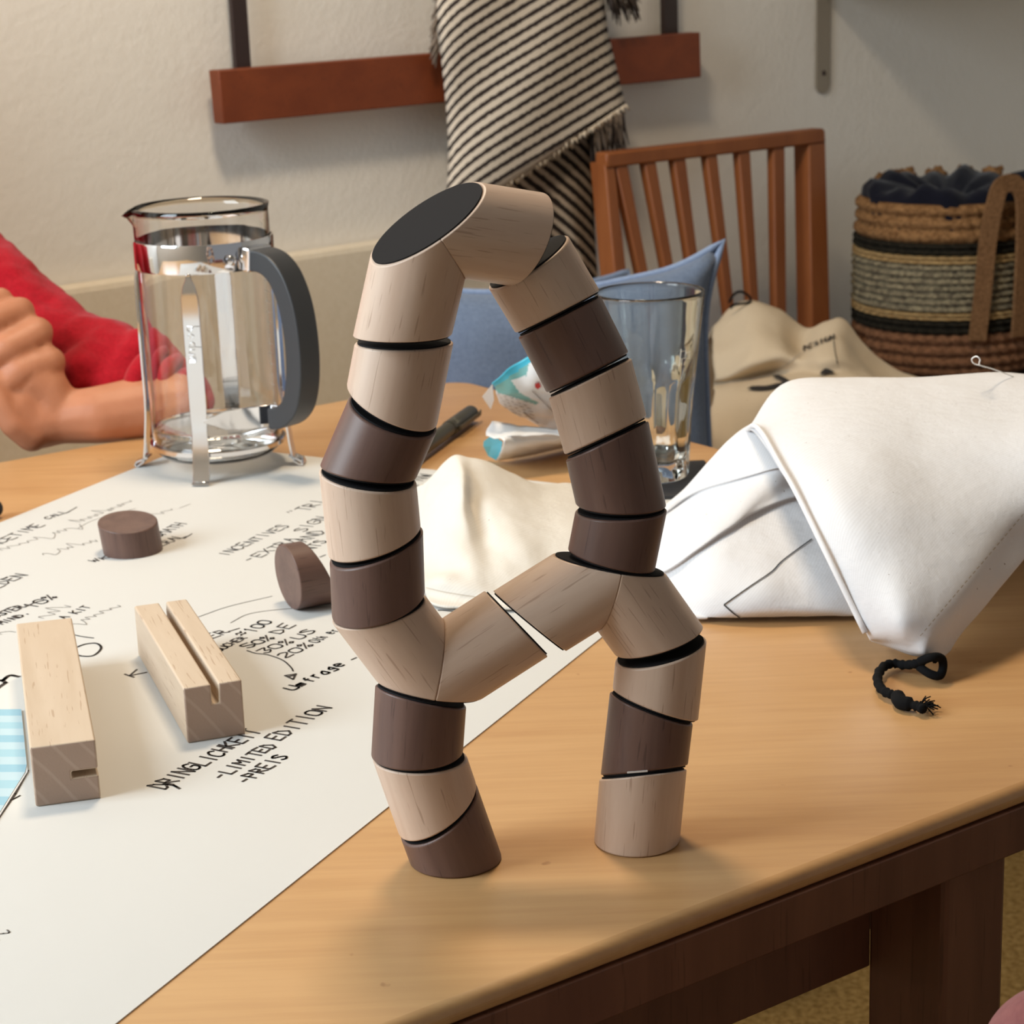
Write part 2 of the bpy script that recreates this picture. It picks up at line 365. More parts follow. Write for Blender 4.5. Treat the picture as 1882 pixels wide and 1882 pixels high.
def write(text, x0, y0, x1, y1, k=1.25, w=.0011, m='ink', slant=.03, parent=pp):
    a = P(x0,y0); b = P(x1,y1); d = b-a; L = d.length; d.normalize(); up = Z.cross(d); n = len(text); adv = L/n; cap = adv*k; segs = []
    rnd = random.Random(text)
    for i,ch in enumerate(text):
        jy = rnd.uniform(-.05,.05)*cap; js = rnd.uniform(.9,1.08)
        for st in GL.get(ch, GL.get(ch.upper(),'')).split('|'):
            poly = []
            for tk in st.split():
                gx = int(tk[0])/4; gy = (-1 if tk[1]=='-' else int(tk[1]))/6
                if ch.islower() and False: gy *= .8
                gx += rnd.uniform(-.04,.04); gy += rnd.uniform(-.03,.03)
                q = a + d*(adv*(i+.08+gx*.74) + slant*gy*cap) + up*(gy*cap*js+jy); q.z = inkz; poly.append(q)
            if len(poly) > 1: segs.append(ribbon_pts(catmull(poly,3) if ch in 'COSGU03256amegrfdobut' else poly, w, 0))
    if segs: return mesh('handwriting', *join(segs), M[m], parent)
def stroke(pl, w=.001, m='ink', smooth=True, parent=pp):
    q = [P(*p) for p in pl]
    for v in q: v.z = inkz
    if smooth and len(q) > 2: q = catmull(q, 6)
    return mesh('ink_line', *ribbon_pts(q, w, 0), M[m], parent)
def scrawl(x0,y0,x1,y1,h,seed,m='pencil',w=.0006):
    rnd = random.Random(seed); a = P(x0,y0); b = P(x1,y1); d = b-a; L = d.length; d.normalize(); up = Z.cross(d); q = []; t = 0
    while t < L:
        big = rnd.random(); hh = h*(1.0 if big > .82 else -.5 if big < .08 else rnd.uniform(.25,.5))
        q.append(a+d*t+up*rnd.uniform(-.08,.08)*h); q.append(a+d*(t+h*.12)+up*hh); t += h*rnd.uniform(.3,.7)
    for v in q: v.z = inkz
    return mesh('handwriting', *ribbon_pts(catmull(q,3), w, 0), M[m], pp)
write('ACETIME', -6,1006,85,966, 1.2); write('CALL', 90,956,128,942, 1.2); stroke([(122,945),(141,934)])
scrawl(6,1014,160,965,.016,1); scrawl(150,962,252,920,.014,2); stroke([(143,973),(175,957),(250,936)], .0005,'pencil'); scrawl(283,950,330,936,.016,3); stroke([(330,936),(350,928)],.0005,'pencil')
scrawl(80,1022,188,995,.013,4)
write('WK', 172,1036,206,1026, .9); write('SMATH', 293,990,346,964, 1.3); write('ERAL', 298,1006,345,987, 1.3); stroke([(338,992),(353,983)])
write('LDEN', -2,1083,52,1058, 1.3,.0012); stroke([(0,1067),(13,1064)],.0013)
write('OSTER', -8,1138,49,1117, 1.5,.0014); stroke([(46,1118),(66,1109),(80,1106)],.0012); write('MIND.', 4,1150,58,1129, 1.2,.0013); write('10%', 62,1120,110,1098, 1.2,.0013)
scrawl(82,1139,140,1112,.014,5); write('A KIT', 121,1140,170,1117, 1.3,.0012); scrawl(134,1153,232,1112,.012,6); scrawl(2,1168,24,1160,.01,9)
stroke([(132,1168),(150,1172),(172,1175)], .0011)
stroke([(133,1202),(150,1208),(172,1207),(186,1194),(178,1185),(158,1186),(138,1193)], .0016)
write('EB', -34,1290,26,1250, 1.3,.0026); stroke([(4,1254),(18,1244),(34,1246)], .0026)
write('K', 246,1248,276,1236, .7,.0013)
write('INCENTIVES', 416,1024,534,968, 1.15,.0010); write('-EXTRA', 462,1034,552,992, 1.0,.0010); write('SIGN', 558,980,606,952, 1.0,.0010); write('"TRI', 552,948,604,922, 1.2,.0010)
write('AND', 562,999,602,978, 1.2,.0011); write('NTS', 573,1014,604,996, 1.2,.0011); stroke([(588,1026),(598,1022)],.001)
write('NW', 776,886,800,874, 1.2,.0012); stroke([(766,893),(780,896)],.001); write('V', 764,898,776,893, 1.2,.001)
stroke([(365,1136),(420,1117),(500,1098)], .0006); stroke([(424,1147),(460,1130),(530,1121),(607,1118)], .0006)
write('ER', 392,1176,425,1163, 1.1,.0011); stroke([(420,1163),(440,1157)],.0011)
write('SUCHER', 404,1200,456,1174, 1.3,.0011); write('~100', 452,1172,503,1144, 1.2,.0013)
write('50%', 456,1194,509,1174, 1.0,.0013); write('DE', 514,1168,547,1150, .9,.0012); write('30%', 487,1204,545,1181, .95,.0012); write('US', 550,1178,584,1161, .9,.0012)
write('20%', 524,1212,582,1187, .95,.0012); write('Oth er', 584,1184,624,1160, 1.6,.0010)
stroke([(454,1198),(470,1203),(493,1206),(520,1216),(535,1229),(539,1236)], .0010); stroke([(524,1244),(544,1241),(539,1251),(524,1244)], .0014, smooth=False); stroke([(530,1246),(540,1244)], .0016)
write('Umfrage', 540,1272,638,1222, 1.15,.0015); stroke([(646,1215),(655,1211)], .0012)
write('DRINGLICHKEIT', 303,1454,484,1346, 1.6,.0014, slant=.0); write('-LIMITED', 410,1434,512,1372, 1.35,.0014, slant=.0); write('EDITION', 514,1364,612,1302, 1.35,.0014, slant=.0); write('-PREIS', 456,1442,532,1392, 1.3,.0014, slant=.0)
stroke([(300,1444),(318,1446),(330,1452)], .0016)
scrawl(-4,1730,24,1716,.012,8,'pencil',.0009); stroke([(15,1476),(24,1472),(37,1465)], .0010)
# striped blue card and black outline at the left edge
bc = thing('striped_card', 'pale blue striped card under the wooden block at the left edge', 'card', P(10,1400))
cpts = [P(-120,1309,.001), P(40,1309,.001), P(51,1419,.001), P(0,1500,.001), P(-60,1590,.001), P(-260,1590,.001)]
cz = ZT+PT+.0004
prism('card_sheet', [V((p.x,p.y,cz)) for p in cpts], V((0,0,.0006)), M['foil'], bc, 0)
M['stripe_a'] = mat('stripe_blue', rgb(140,182,200), .5); M['stripe_b'] = mat('stripe_pale', rgb(176,200,210), .5); M['stripe_c'] = mat('stripe_teal', rgb(152,190,204), .5)
def clipx(y):  # right-hand limit of the card at row y
    return 40+(y-1309)*.1 if y < 1419 else 51-(y-1419)*51/81
ys = [1309,1321,1333,1345,1357,1370,1383,1397,1411,1425,1440,1455,1470,1486,1500]
for i,(y0,y1) in enumerate(zip(ys[:-1], ys[1:])):
    q = [P(-120,y0), P(clipx(y0)-.5,y0), P(clipx(y1)-.5,y1), P(-120,y1)]
    for v in q: v.z = cz+.0009
    mesh('stripe', q, [(3,2,1,0)], M[('stripe_a','stripe_b','stripe_c','stripe_b')[i%4]], bc)
stroke([(-20,1535),(0,1502),(28,1462),(51,1419)], .0016, smooth=False)

# ------------------------------------------------------------------ wooden building blocks
def gen_pt(O, d, off, px):
    """point on the line O+off+t*d whose picture lies nearest to px"""
    a = proj(O+off); b = proj(O+off+d*.01); ab = (b-a)/.01; t = (V(px)-a).dot(ab)/ab.dot(ab); return O+off+d*t
def plane3(a,b,c):
    n = (b-a).cross(c-a).normalized(); return a, n
class Cyl:
    def __init__(s, O, d, r, flipview=None):
        s.O = V(O); s.d = V(d).normalized(); s.r = r; v = (s.O-CAM).normalized()
        s.l = v.cross(s.d).normalized(); s.n = s.l.cross(s.d).normalized()
        if s.n.dot(v) > 0: s.n = -s.n
        # l points to image right when d is up
    def seam(s, L, R, F):
        a = gen_pt(s.O, s.d, -s.l*s.r, L); b = gen_pt(s.O, s.d, s.l*s.r, R)
        if abs(F) < 200 if isinstance(F,(int,float)) else False: pass
        if isinstance(F,(int,float)):
            mid = (V(L)+V(R))/2; Fp = mid + V((0,F))
        else: Fp = F
        c = gen_pt(s.O, s.d, s.n*s.r, Fp); return plane3(a,b,c)
def tval(c, th, pl):
    q = c.O + c.l*(c.r*math.cos(th)) + c.n*(c.r*math.sin(th)); return (pl[0]-q).dot(pl[1])/c.d.dot(pl[1])
def cylpiece(c, tops, bots, N=96):
    ths = [2*math.pi*i/N for i in range(N)]
    def act(th, pls, mx): 
        v = [tval(c,th,p) for p in pls]; i = v.index(max(v) if mx else min(v)); return i
    extra = []
    for pls,mx in ((tops,False),(bots,True)):
        if len(pls) > 1:
            for i in range(N):
                a, b = ths[i], ths[i]+2*math.pi/N; ia = act(a,pls,mx)
                if ia != act(b,pls,mx):
                    for _ in range(30):
                        mm = (a+b)/2
                        if act(mm,pls,mx) == ia: a = mm
                        else: b = mm
                    extra.append((a+b)/2 % (2*math.pi))
    ths = sorted(ths+extra); n = len(ths); vs = []; 
    tt = [min(tval(c,th,p) for p in tops) for th in ths]; tb_ = [max(tval(c,th,p) for p in bots) for th in ths]
    for T in (tt, tb_):
        for th,t in zip(ths,T): vs.append(V((c.r*math.cos(th), c.r*math.sin(th), t)))   # local frame l,n,d
    fs = [(i, i+n, (i+1)%n+n, (i+1)%n) for i in range(n)]
    for base,pls,mx in ((0,tops,False),(n,bots,True)):
        if len(pls) == 1: fs.append(tuple(range(base,base+n)))
        else:
            grp = {}
            for k in range(len(pls)):
                idx = [i for i in range(n) if abs(tval(c,ths[i],pls[k]) - ((max if mx else min)(tval(c,ths[i],p) for p in pls))) < 1e-6]
                # order them along the ring starting after a gap
                if len(idx) < 3: continue
                s_ = set(idx); st = next((i for i in idx if (i-1)%n not in s_), idx[0])
                o = []; i = st
                while i in s_ and len(o) < len(idx): o.append(i); i = (i+1)%n
                if len(o) >= 3: fs.append(tuple(base+i for i in o))
    return vs, fs, ths
def frame_mat(c, root):
    l = c.d.cross(c.n) if True else c.l
    m = Matrix((c.l, c.n, c.d)).transposed().to_4x4(); m.translation = c.O; return m
def place_local(name, vs, fs, c, mtl, root, b=.0009):
    # keep the local frame right-handed
    me = D.meshes.new(name); me.from_pydata([tuple(v) for v in vs], [], fs); me.materials.append(mtl); me.update()
    o = D.objects.new(name, me); COL.objects.link(o); o.parent = root
    mw = frame_mat(c, root)
    if mw.to_3x3().determinant() < 0:
        for v in me.vertices: v.co.x = -v.co.x
        mw = Matrix((-c.l, c.n, c.d)).transposed().to_4x4(); mw.translation = c.O
    mw.translation = c.O - V(root.location); o.matrix_basis = mw
    autosmooth(o, 30); 
    if b: bev(o, b, 3, 30)
    return o
def pad(root, ring, center, nrm, shrink=.0012, h0=-.0006, h1=.0007):
    """thin dark disc set in an end face; ring = world points on the face"""
    q = []
    for p in ring:
        v = (V(p)-center); q.append(center + v*(1-shrink/max(v.length,1e-4)))
    n = len(q); vs = [p+nrm*h0 for p in q]+[p+nrm*h1 for p in q]
    fs = [tuple(range(n-1,-1,-1)), tuple(range(n,2*n))]+[(i,(i+1)%n,(i+1)%n+n,i+n) for i in range(n)]
    o = mesh('magnet_pad', vs, fs, M['pad'], root); autosmooth(o, 30); return o
def ring_pts(c, pl, N=72):
    return [c.O + c.l*(c.r*math.cos(a)) + c.n*(c.r*math.sin(a)) + c.d*tval(c,a,pl) for a in (2*math.pi*i/N for i in range(N))]
GAP = .0005
def shift(pl, c, amt):
    """move a cut plane along the axis"""
    return (pl[0]+c.d*amt, pl[1])
def outn(pl, d): return pl[1] if pl[1].dot(d) > 0 else -pl[1]
fL = P(837,1580); fR = P(1170,1544); dT = (fR-fL).normalized(); nTOY = V((-dT.y, dT.x, 0)).normalized(); kTOY = fL.dot(nTOY)
def PT2(px, dy=0): return PP(px[0], px[1], nTOY, kTOY+dy)
RN = .0206
def mkcyl(TL,TR,BR,BL, dy=0, plane=None, rlim=(.97,1.035)):
    TL,TR,BR,BL = map(V,(TL,TR,BR,BL)); c2 = (TL+TR+BR+BL)/4; d2 = ((TL-BL).normalized()+(TR-BR).normalized()).normalized(); nn = V((-d2.y,d2.x))
    w = abs(((TR+BR)/2-(TL+BL)/2).dot(nn)); PF = plane or (lambda p: PT2(p,dy))
    O = PF(c2); O2 = PF(c2+d2*40); dep = (O-CAM).dot(cF); r = w/2*dep/FPX; r = min(max(r,RN*rlim[0]),RN*rlim[1]); return Cyl(O,(O2-O),r)
def block(label, TL,TR,BR,BL, ft, fb, kind, dy=0, flat=False, plane=None, top_pad=True, group='stacked magnetic blocks of the arch', rlim=(.97,1.035), name='wooden_block', bot_pad=True, cut=None):
    c = mkcyl(TL,TR,BR,BL,dy,plane,rlim)
    pt = c.seam(TL,TR,ft); pb = (V((0,0,ZT+.0002)), Z.copy()) if flat else c.seam(BL,BR,fb)
    if cut: pb = cut(c)
    root = thing(name, label, 'block', gen_pt(c.O,c.d,V((0,0,0)),(V(BL)+V(BR))/2), group)
    vs, fs, _ = cylpiece(c, [shift(pt,c,-GAP)], [shift(pb,c,0 if flat else GAP)])
    place_local('wood_body', vs, fs, c, M[kind], root)
    if top_pad:
        pl = shift(pt,c,-GAP); pad(root, ring_pts(c,pl), c.O+c.d*((pl[0]-c.O).dot(pl[1])/c.d.dot(pl[1])), outn(pl,c.d))
    if bot_pad and not flat:
        pl = shift(pb,c,GAP); pad(root, ring_pts(c,pl), c.O+c.d*((pl[0]-c.O).dot(pl[1])/c.d.dot(pl[1])), outn(pl,-c.d))
    return root
def elbow(label, a1, a2, C, u, b, alpha, cplane, e1, e2, dy=0, seams=None, face_inset=.0013, r=RN):
    """two mitred arms (axes a1,a2 from C), outer corner cut by cplane; e1,e2 end planes"""
    root = thing('branching_block', label, 'block', C, 'light branching corner blocks of the arch')
    mit = (C, (a1-a2).normalized())
    for a,e in ((a1,e1),(a2,e2)):
        c = Cyl(C, a, r); ep = shift(e,c,-GAP)
        vs, fs, _ = cylpiece(c, [ep], [mit, cplane] if True else [mit])
        place_local('arm', vs, fs, c, M['beech'], root)
        pad(root, ring_pts(c,ep), c.O+c.d*((ep[0]-c.O).dot(ep[1])/c.d.dot(ep[1])), outn(ep,c.d))
    # dark face over the cut corner
    ring = []
    nb = outn(cplane, b)
    for a in (a1,a2):
        c = Cyl(C,a,r); q = []
        for i in range(144):
            th = 2*math.pi*i/144; tc = tval(c,th,cplane); tm = tval(c,th,mit)
            if tc >= tm: q.append(c.O + c.l*(c.r*math.cos(th)) + c.n*(c.r*math.sin(th)) + c.d*tc)
        ring += q
    cen = sum(ring, V((0,0,0)))/len(ring); x = (ring[0]-cen).normalized(); y = nb.cross(x)
    ring.sort(key=lambda p: math.atan2((p-cen).dot(y),(p-cen).dot(x)))
    pad(root, ring, cen, nb, face_inset)
    return root

# top corner block: tilted towards the viewer
view = (PT2((786,412))-CAM).normalized()
Ctop = PT2((786,412), -.020); sx = iR; sy = iU; sz = -cF
tau = math.radians(33); ph = math.radians(35)
u = (sx*math.cos(ph)+sy*math.sin(ph)).normalized(); bp = (-sx*math.sin(ph)+sy*math.cos(ph)).normalized()
bt = (bp*math.cos(tau)+sz*math.sin(tau)).normalized(); al = math.radians(44.5)
a1 = (-bt*math.cos(al)-u*math.sin(al)).normalized(); a2 = (-bt*math.cos(al)+u*math.sin(al)).normalized()
c1 = Cyl(Ctop,a1,RN); c2 = Cyl(Ctop,a2,RN)
def seam3(c, A, B, F):
    # A,B on the two silhouette generators (either side), F on the front generator
    lA = -c.l if (proj(c.O+c.d*.03-c.l*c.r)-V(A)).length < (proj(c.O+c.d*.03+c.l*c.r)-V(A)).length else c.l
    return plane3(gen_pt(c.O,c.d,lA*c.r,A), gen_pt(c.O,c.d,-lA*c.r,B), gen_pt(c.O,c.d,c.n*c.r,F))
elbow('light wooden corner block at the very top with a large black oval face', a1, a2, Ctop, u, bt, al, (Ctop+bt*.0002, bt),
      seam3(c1,(645,623),(833,620),(735,635)), seam3(c2,(1001,361),(938,530),(1013,447)), r=RN*1.01)
# left limb
block('light wooden block directly under the top corner block, left limb', (653,629),(833,627),(804,783),(637,709), 15, 37, 'beech')
block('dark wooden block second from the top of the left limb', (642,728),(804,791),(763,882),(588,858), 37, 21, 'walnut')
block('light wooden block in the middle of the left limb, with fine dark pores', (582,865),(768,884),(773,970),(605,1023), 28, 32, 'beech')
block('dark wooden block on the left limb resting on the lower-left branching block', (606,1030),(777,972),(781,1090),(610,1136), 32, 41, 'walnut')
# right limb
block('light wooden block leaning under the top corner block, right limb', (897,528),(1043,432),(1103,536),(949,614), 22, 3, 'beech')
block('dark wooden block second from the top of the right limb', (951,618),(1103,542),(1156,650),(1006,724), 3, 3, 'walnut')
block('light wooden block between two dark blocks on the right limb', (1008,729),(1159,656),(1189,767),(1038,838), 3, 3, 'beech')
block('dark wooden block below the light one in the middle of the right limb', (1040,843),(1190,772),(1226,932),(1058,929), 3, 20, 'walnut')
block('dark wooden block standing on the black face of the lower-right branching block', (1058,937),(1226,936),(1203,1052),(1043,1012), 20, 16, 'walnut')
# branching blocks in the plane of the arch
def px_elbow(label, cpx, d1, d2, faceL, faceR, faceF, s1, s2):
    C = PT2(cpx); a = (PT2((cpx[0]+d1[0]*60,cpx[1]+d1[1]*60))-C).normalized(); b_ = (PT2((cpx[0]+d2[0]*60,cpx[1]+d2[1]*60))-C).normalized()
    ca = Cyl(C,a,RN); cb = Cyl(C,b_,RN); bb = -(a+b_).normalized(); nn = a.cross(b_).normalized()
    if nn.dot(C-CAM) > 0: nn = -nn
    def side(c, px):
        p1 = gen_pt(c.O,c.d,c.l*c.r,px); p2 = gen_pt(c.O,c.d,-c.l*c.r,px)
        return p1 if (proj(p1)-V(px)).length < (proj(p2)-V(px)).length else p2
    L3 = side(ca,faceL); R3 = side(cb,faceR); F3 = gen_pt(C, bb, nn*RN, faceF)
    fp = plane3(L3,R3,F3)
    e1 = plane3(side(ca,s1[0]), side(ca,s1[1]), gen_pt(C,ca.d,ca.n*RN,s1[2])); e2 = plane3(side(cb,s2[0]), side(cb,s2[1]), gen_pt(C,cb.d,cb.n*RN,s2[2]))
    return elbow(label, a, b_, C, None, bb, None, fp, e1, e2)
px_elbow('light wooden branching block at lower left, one arm reaching right', (792,1247), (-.6,-.8), (.84,-.54), (691,1254),(888,1290),(787,1286),
         ((612,1146),(781,1094),(697,1160)), ((896,1090),(1006,1201),(951,1146)))
px_elbow('light wooden branching block at lower right under the dark blocks', (1120,1050), (-.85,.53), (.58,.81), (1013,1011),(1227,1053),(1117,1051),
         ((908,1092),(1036,1193),(970,1145)), ((1137,1203),(1290,1156),(1213,1211)))
# left leg
block('dark wooden block hanging below the lower-left branching block', (690,1257),(857,1296),(851,1384),(682,1390), 14, 33, 'walnut')
block('light wooden block between the dark blocks of the left leg', (685,1396),(857,1387),(875,1440),(734,1535), 33, 45, 'beech')
block('dark wooden foot block of the left leg standing on the table', (736,1540),(877,1440),(919,1570),(756,1590), 45, 30, 'walnut', flat=True)
# right leg
block('light wooden block at the top of the right leg, black face showing at its rim', (1131,1212),(1299,1176),(1282,1326),(1126,1268), 29, 13, 'beech')
block('dark wooden wedge-shaped block in the middle of the right leg', (1122,1270),(1273,1328),(1264,1408),(1103,1427), 12, 3, 'walnut')
block('light wooden foot block of the right leg standing on the table', (1101,1430),(1263,1412),(1248,1546),(1093,1541), 3, 23, 'beech', flat=True)
# loose dark blocks on the paper
def vplane(Y): return lambda p: PY(p[0],p[1],Y)
block('loose dark wooden block standing on the paper near the glass press', (178,961),(290,953),(298,1012),(193,1018), 22, 20, 'walnut', flat=True, plane=vplane(P(245,1014).y), top_pad=False, group='loose dark blocks on the paper', rlim=(.9,1.12))
def lying():
    fc = PY(529,1066,P(540,1121).y); fc.z = ZT+.0225; ax = V((.83,.50,-.02)).normalized(); c = Cyl(fc, ax, .0218)
    root = thing('wooden_block','loose dark wooden block lying on its side beside the left limb','block', V((fc.x,fc.y,ZT)),'loose dark blocks on the paper')
    near = (fc, V((.86,.46,.06)).normalized()); far = (fc+ax*.0215, V((.80,.46,.36)).normalized())
    vs, fs, _ = cylpiece(c,[far],[near]); place_local('wood_body', vs, fs, c, M['walnut'], root)
lying()
# tiny metal sliver at a right-leg joint, its glint put in as white
tag(mesh('metal_sliver', *sweep_rect([PT2((1153,1420),-.0212),PT2((1190,1417),-.0212)], V((0,0,1)), .0007, .0005), M['thread']), 'tiny metal sliver, its glint coloured white, at the lower joint of the right leg', 'sliver')
# ------------------------------------------------------------------ grooved card holders
def holder(label, BL, BR, top, L, h, slot):
    a = P(*BL); b = P(*BR); a.z = b.z = ZT+PT+.0002; e = (b-a).normalized(); w = (b-a).length; g = V((-e.y,e.x,0))
    sw, sd = .0042, .0115
    if slot == 'top': prof = [(0,0),(w,0),(w,h),(w*.60,h),(w*.60-.0004,h-sd),(w*.60-sw,h-sd),(w*.60-sw,h),(0,h)]
    else: prof = [(0,0),(w,0),(w,h*.40),(w-.0135,h*.40),(w-.0135,h*.40+.0036),(w,h*.40+.0036),(w,h),(0,h)]
    root = thing('grooved_wooden_block', label, 'block', (a+b)/2, 'pale rectangular grooved blocks on the paper')
    vs = [V((x,y,z)) for y in (0,L) for (x,z) in prof]; n = len(prof)
    fs = [tuple(range(n)), tuple(range(2*n-1,n-1,-1))]+[(i,i+n,(i+1)%n+n,(i+1)%n) for i in range(n)]
    me = D.meshes.new('wood_body'); me.from_pydata(vs,[],fs); me.materials.append(M['block_y']); me.materials.append(M['endgrain']); me.polygons[0].material_index = 1; me.polygons[1].material_index = 1; me.update(); o = D.objects.new('wood_body',me); COL.objects.link(o); o.parent = root
    mw = Matrix((e,g,Z)).transposed().to_4x4(); mw.translation = a-V(root.location); o.matrix_basis = mw; autosmooth(o,20); bev(o,.0011,3,40)
M['block_y'] = wood('pale_block_wood_lengthwise', rgb(204,184,162), rgb(192,170,146), rgb(160,130,104), .5, .8, .55, ax='y')
def endgrain():
    m = mat('block_end_grain', rgb(172,148,132), .6, 0, .25); v = coords(m, rot=(0,math.radians(38),0)); w = nd(m,'ShaderNodeTexWave', wave_type='BANDS', bands_direction='X', Scale=28, Distortion=2.2); w.inputs['Detail Scale'].default_value = .6; lk(m, v, w.inputs[0])
    col = ramp(m, w.outputs['Fac'], [(.0,rgb(170,146,130)),(.9,rgb(170,146,130)),(.99,rgb(180,157,141))]); lk(m, col, bs(m).inputs['Base Color']); bump(m, noi(m, coords(m), 900, 2), .0003, .2); return m
M['endgrain'] = endgrain()
holder('pale oblong wooden block at the left edge, slot cut in its side', (66,1486),(186,1470), None, .208, .0324, 'side')
holder('pale oblong wooden block with a slot along its top, in the middle of the paper', (345,1369),(452,1352), None, .158, .032, 'top')
# ------------------------------------------------------------------ glass coffee press with steel frame
def height_at(base, py):
    lo, hi = 0, .6
    for _ in range(40):
        mid = (lo+hi)/2
        if proj(base+Z*mid).y > py: lo = mid
        else: hi = mid
    return lo
def press():
    B = P(405,856); B.z = ZT+PT+.0002; root = thing('coffee_press', 'glass coffee press in a chrome frame with black handle, holding some water', 'coffee press', B)
    R = .0565; zr = .2165
    def uvec(deg): a = math.radians(deg); return V((math.cos(a), math.sin(a), 0))   # 0 = right, -90 = towards the viewer
    # beaker with spout (double walled profile)
    prof_o = [(.001,.010),(.030,.010),(.046,.012),(.0520,.017),(.0540,.024),(.0545,.05),(.0545,.10),(.0545,.16),(.0545,zr-.012),(.0550,zr-.004),(.0562,zr)]
    prof_i = [(.0548,zr+.0003),(.0534,zr-.006),(.0526,zr-.014),(.0526,.16),(.0526,.10),(.0526,.05),(.0522,.026),(.0502,.0195),(.045,.015),(.030,.0135),(.001,.0135)]
    sp = math.radians(188)
    def mod(r,z,a,j):
        d = math.atan2(math.sin(a-sp), math.cos(a-sp)); k = max(0, (z-(zr-.020))/.020)
        g = math.exp(-(d/.15)**2); return r + g*k*k*.0080 - (k*k*.0012 if g < .3 else 0)
    vs, fs = lathe(prof_o+prof_i, 96, B, mod)
    for i,v in enumerate(vs):
        a = math.atan2(v.y-B.y, v.x-B.x); d = math.atan2(math.sin(a-sp), math.cos(a-sp)); k = max(0,(v.z-B.z-(zr-.020))/.020); v.z += -.006*k*k*math.exp(-(d/.15)**2) + .001*k
    fs.append(tuple(range(96))); fs.append(tuple(reversed(range(len(vs)-96,len(vs)))))
    o = mesh('glass_beaker', vs, fs, M['glass'], root, True)
    wv, wf = lathe([(.001,.0138),(.030,.0138),(.0448,.0152),(.0500,.0198),(.0520,.026),(.0524,.036),(.0522,.0372),(.0500,.0368),(.001,.0368)], 64, B); wf.append(tuple(range(64))); wf.append(tuple(reversed(range(len(wv)-64,len(wv)))))
    mesh('water', wv, wf, M['water'], root, True)
    # band
    vs, fs = lathe([(.0552,.169),(.0566,.169),(.0570,.1705),(.0570,.1905),(.0566,.192),(.0552,.192)], 96, B, None, True); o = mesh('steel_band', vs, fs, M['chrome'], root, True); autosmooth(o, 40)
    base_band = lathe([(.0535,.020),(.0562,.020),(.0562,.0235),(.0535,.0235)], 96, B, None, True)
    # four struts with turned-out feet
    for k,deg in enumerate((-96,-6,84,174)):
        u_ = uvec(deg); w_ = V((-u_.y,u_.x,0))
        pr = [(.0572,.1695),(.0572,.166),(.0578,.160),(.0580,.15),(.0580,.10),(.0580,.06),(.0584,.050),(.0590,.042),(.0600,.032),(.0612,.020),(.0628,.009),(.0655,.0022),(.0690,.0010),(.0712,.0022)]
        ww = [.004,.0045,.010,.0138,.0138,.0138,.0132,.0125,.0130,.0135,.0138,.0138,.0138,.0138]
        if k != 0:
            pr = pr[:-3]+[(.0640,.0045),(.0690,.0010),(.0715,.0012),(.0700,.0045),(.0650,.0065),(.0600,.0085)]; ww = ww[:-3]+[.0138]*6
        pth = [B+u_*r+Z*z for r,z in pr]
        s = mesh('strut', *sweep_rect(pth, w_, ww, .0016), M['chrome'], root); autosmooth(s, 50); bev(s,.0003,1)
        if k == 0:   # raised maker's lettering running up the strut
            tp = []
            strokes = {'b':'06 00 20 31 22 03','o':'10 01 02 13 22 21 10','d':'36 30 11 02 13 33','u':'03 01 10 20 33 30','m':'00 03 13 10|13 23 20|23 33 30'}
            for i,ch in enumerate('bodum'):
                for st in strokes[ch].split('|'):
                    q = []
                    for tk in st.split():
                        gx, gy = int(tk[0])/4, int(tk[1])/6; q.append(B+u_*.0592 + w_*((gy-.35)*.010) + Z*(.098+(4-i)*.0062*1.0+(1-gx)*.0056))
                    tp.append(tube(q, .00035, 5))
            mesh('raised_lettering', *join(tp), M['chrome'], s, True)
    o = mesh('base_ring', *base_band, M['chrome'], root, True); autosmooth(o, 40)
    # handle
    hd = -40; u_ = uvec(hd); w_ = V((-u_.y,u_.x,0))
    hp = [(.0640,.1775),(.0720,.1775),(.0820,.1745),(.0915,.1665),(.0985,.1540),(.1035,.138),(.1060,.118),(.1062,.098),(.1040,.080),(.0990,.0650),(.0910,.0560),(.0810,.0510),(.0730,.0505)]
    pth = catmull([B+u_*r+Z*z for r,z in hp], 5); n = len(pth)
    h = mesh('handle', *sweep_rect(pth, w_, .0225, [.0170]*n), M['blackplastic'], root); autosmooth(h, 50); bev(h,.0035,4,50)
    br = [(.0572,.1785),(.0600,.1785),(.0650,.1780)]
    b1 = mesh('upper_bracket', *sweep_rect([B+u_*r+Z*z for r,z in br], w_, .026, .0195), M['chrome'], root); bev(b1,.0015,2)
    for s_ in (-.0065,.0065):
        q = B+u_*.0645+w_*(s_*1.0-.016)+Z*.1790; pv, pf = lathe([(.0001,.0022),(.003,.0018),(.0042,0)],16); rot = u_.to_track_quat('Z','Y').to_matrix(); pv = [rot@v+q-u_*.0075 for v in pv]
        mesh('rivet', pv, pf, M['chrome'], root, True)
    br = [(.0590,.0560),(.0610,.0560),(.0750,.0575)]
    b2 = mesh('lower_bracket', *sweep_rect([B+uvec(-92)*.0595+Z*.051, B+uvec(-75)*.0600+Z*.051, B+uvec(-58)*.0620+Z*.0508, B+u_*.0660+Z*.0505, B+u_*.0760+Z*.0505], Z, [.002,.016,.018,.018,.018], .0022), M['chrome'], root); autosmooth(b2, 40); bev(b2,.0004,1)
    # measuring scale printed on the far side of the glass
    tk = []
    for i in range(11):
        z = .062+i*.0088; a0, a1 = (20, 34)
        pts = [B+uvec(a)*.0548+Z*z for a in (a0, (a0+a1)/2, a1)]; tk.append(sweep_rect(pts, Z, .0007, .0003))
    mesh('scale_marks', *join(tk), M['print_white'], root)
press()
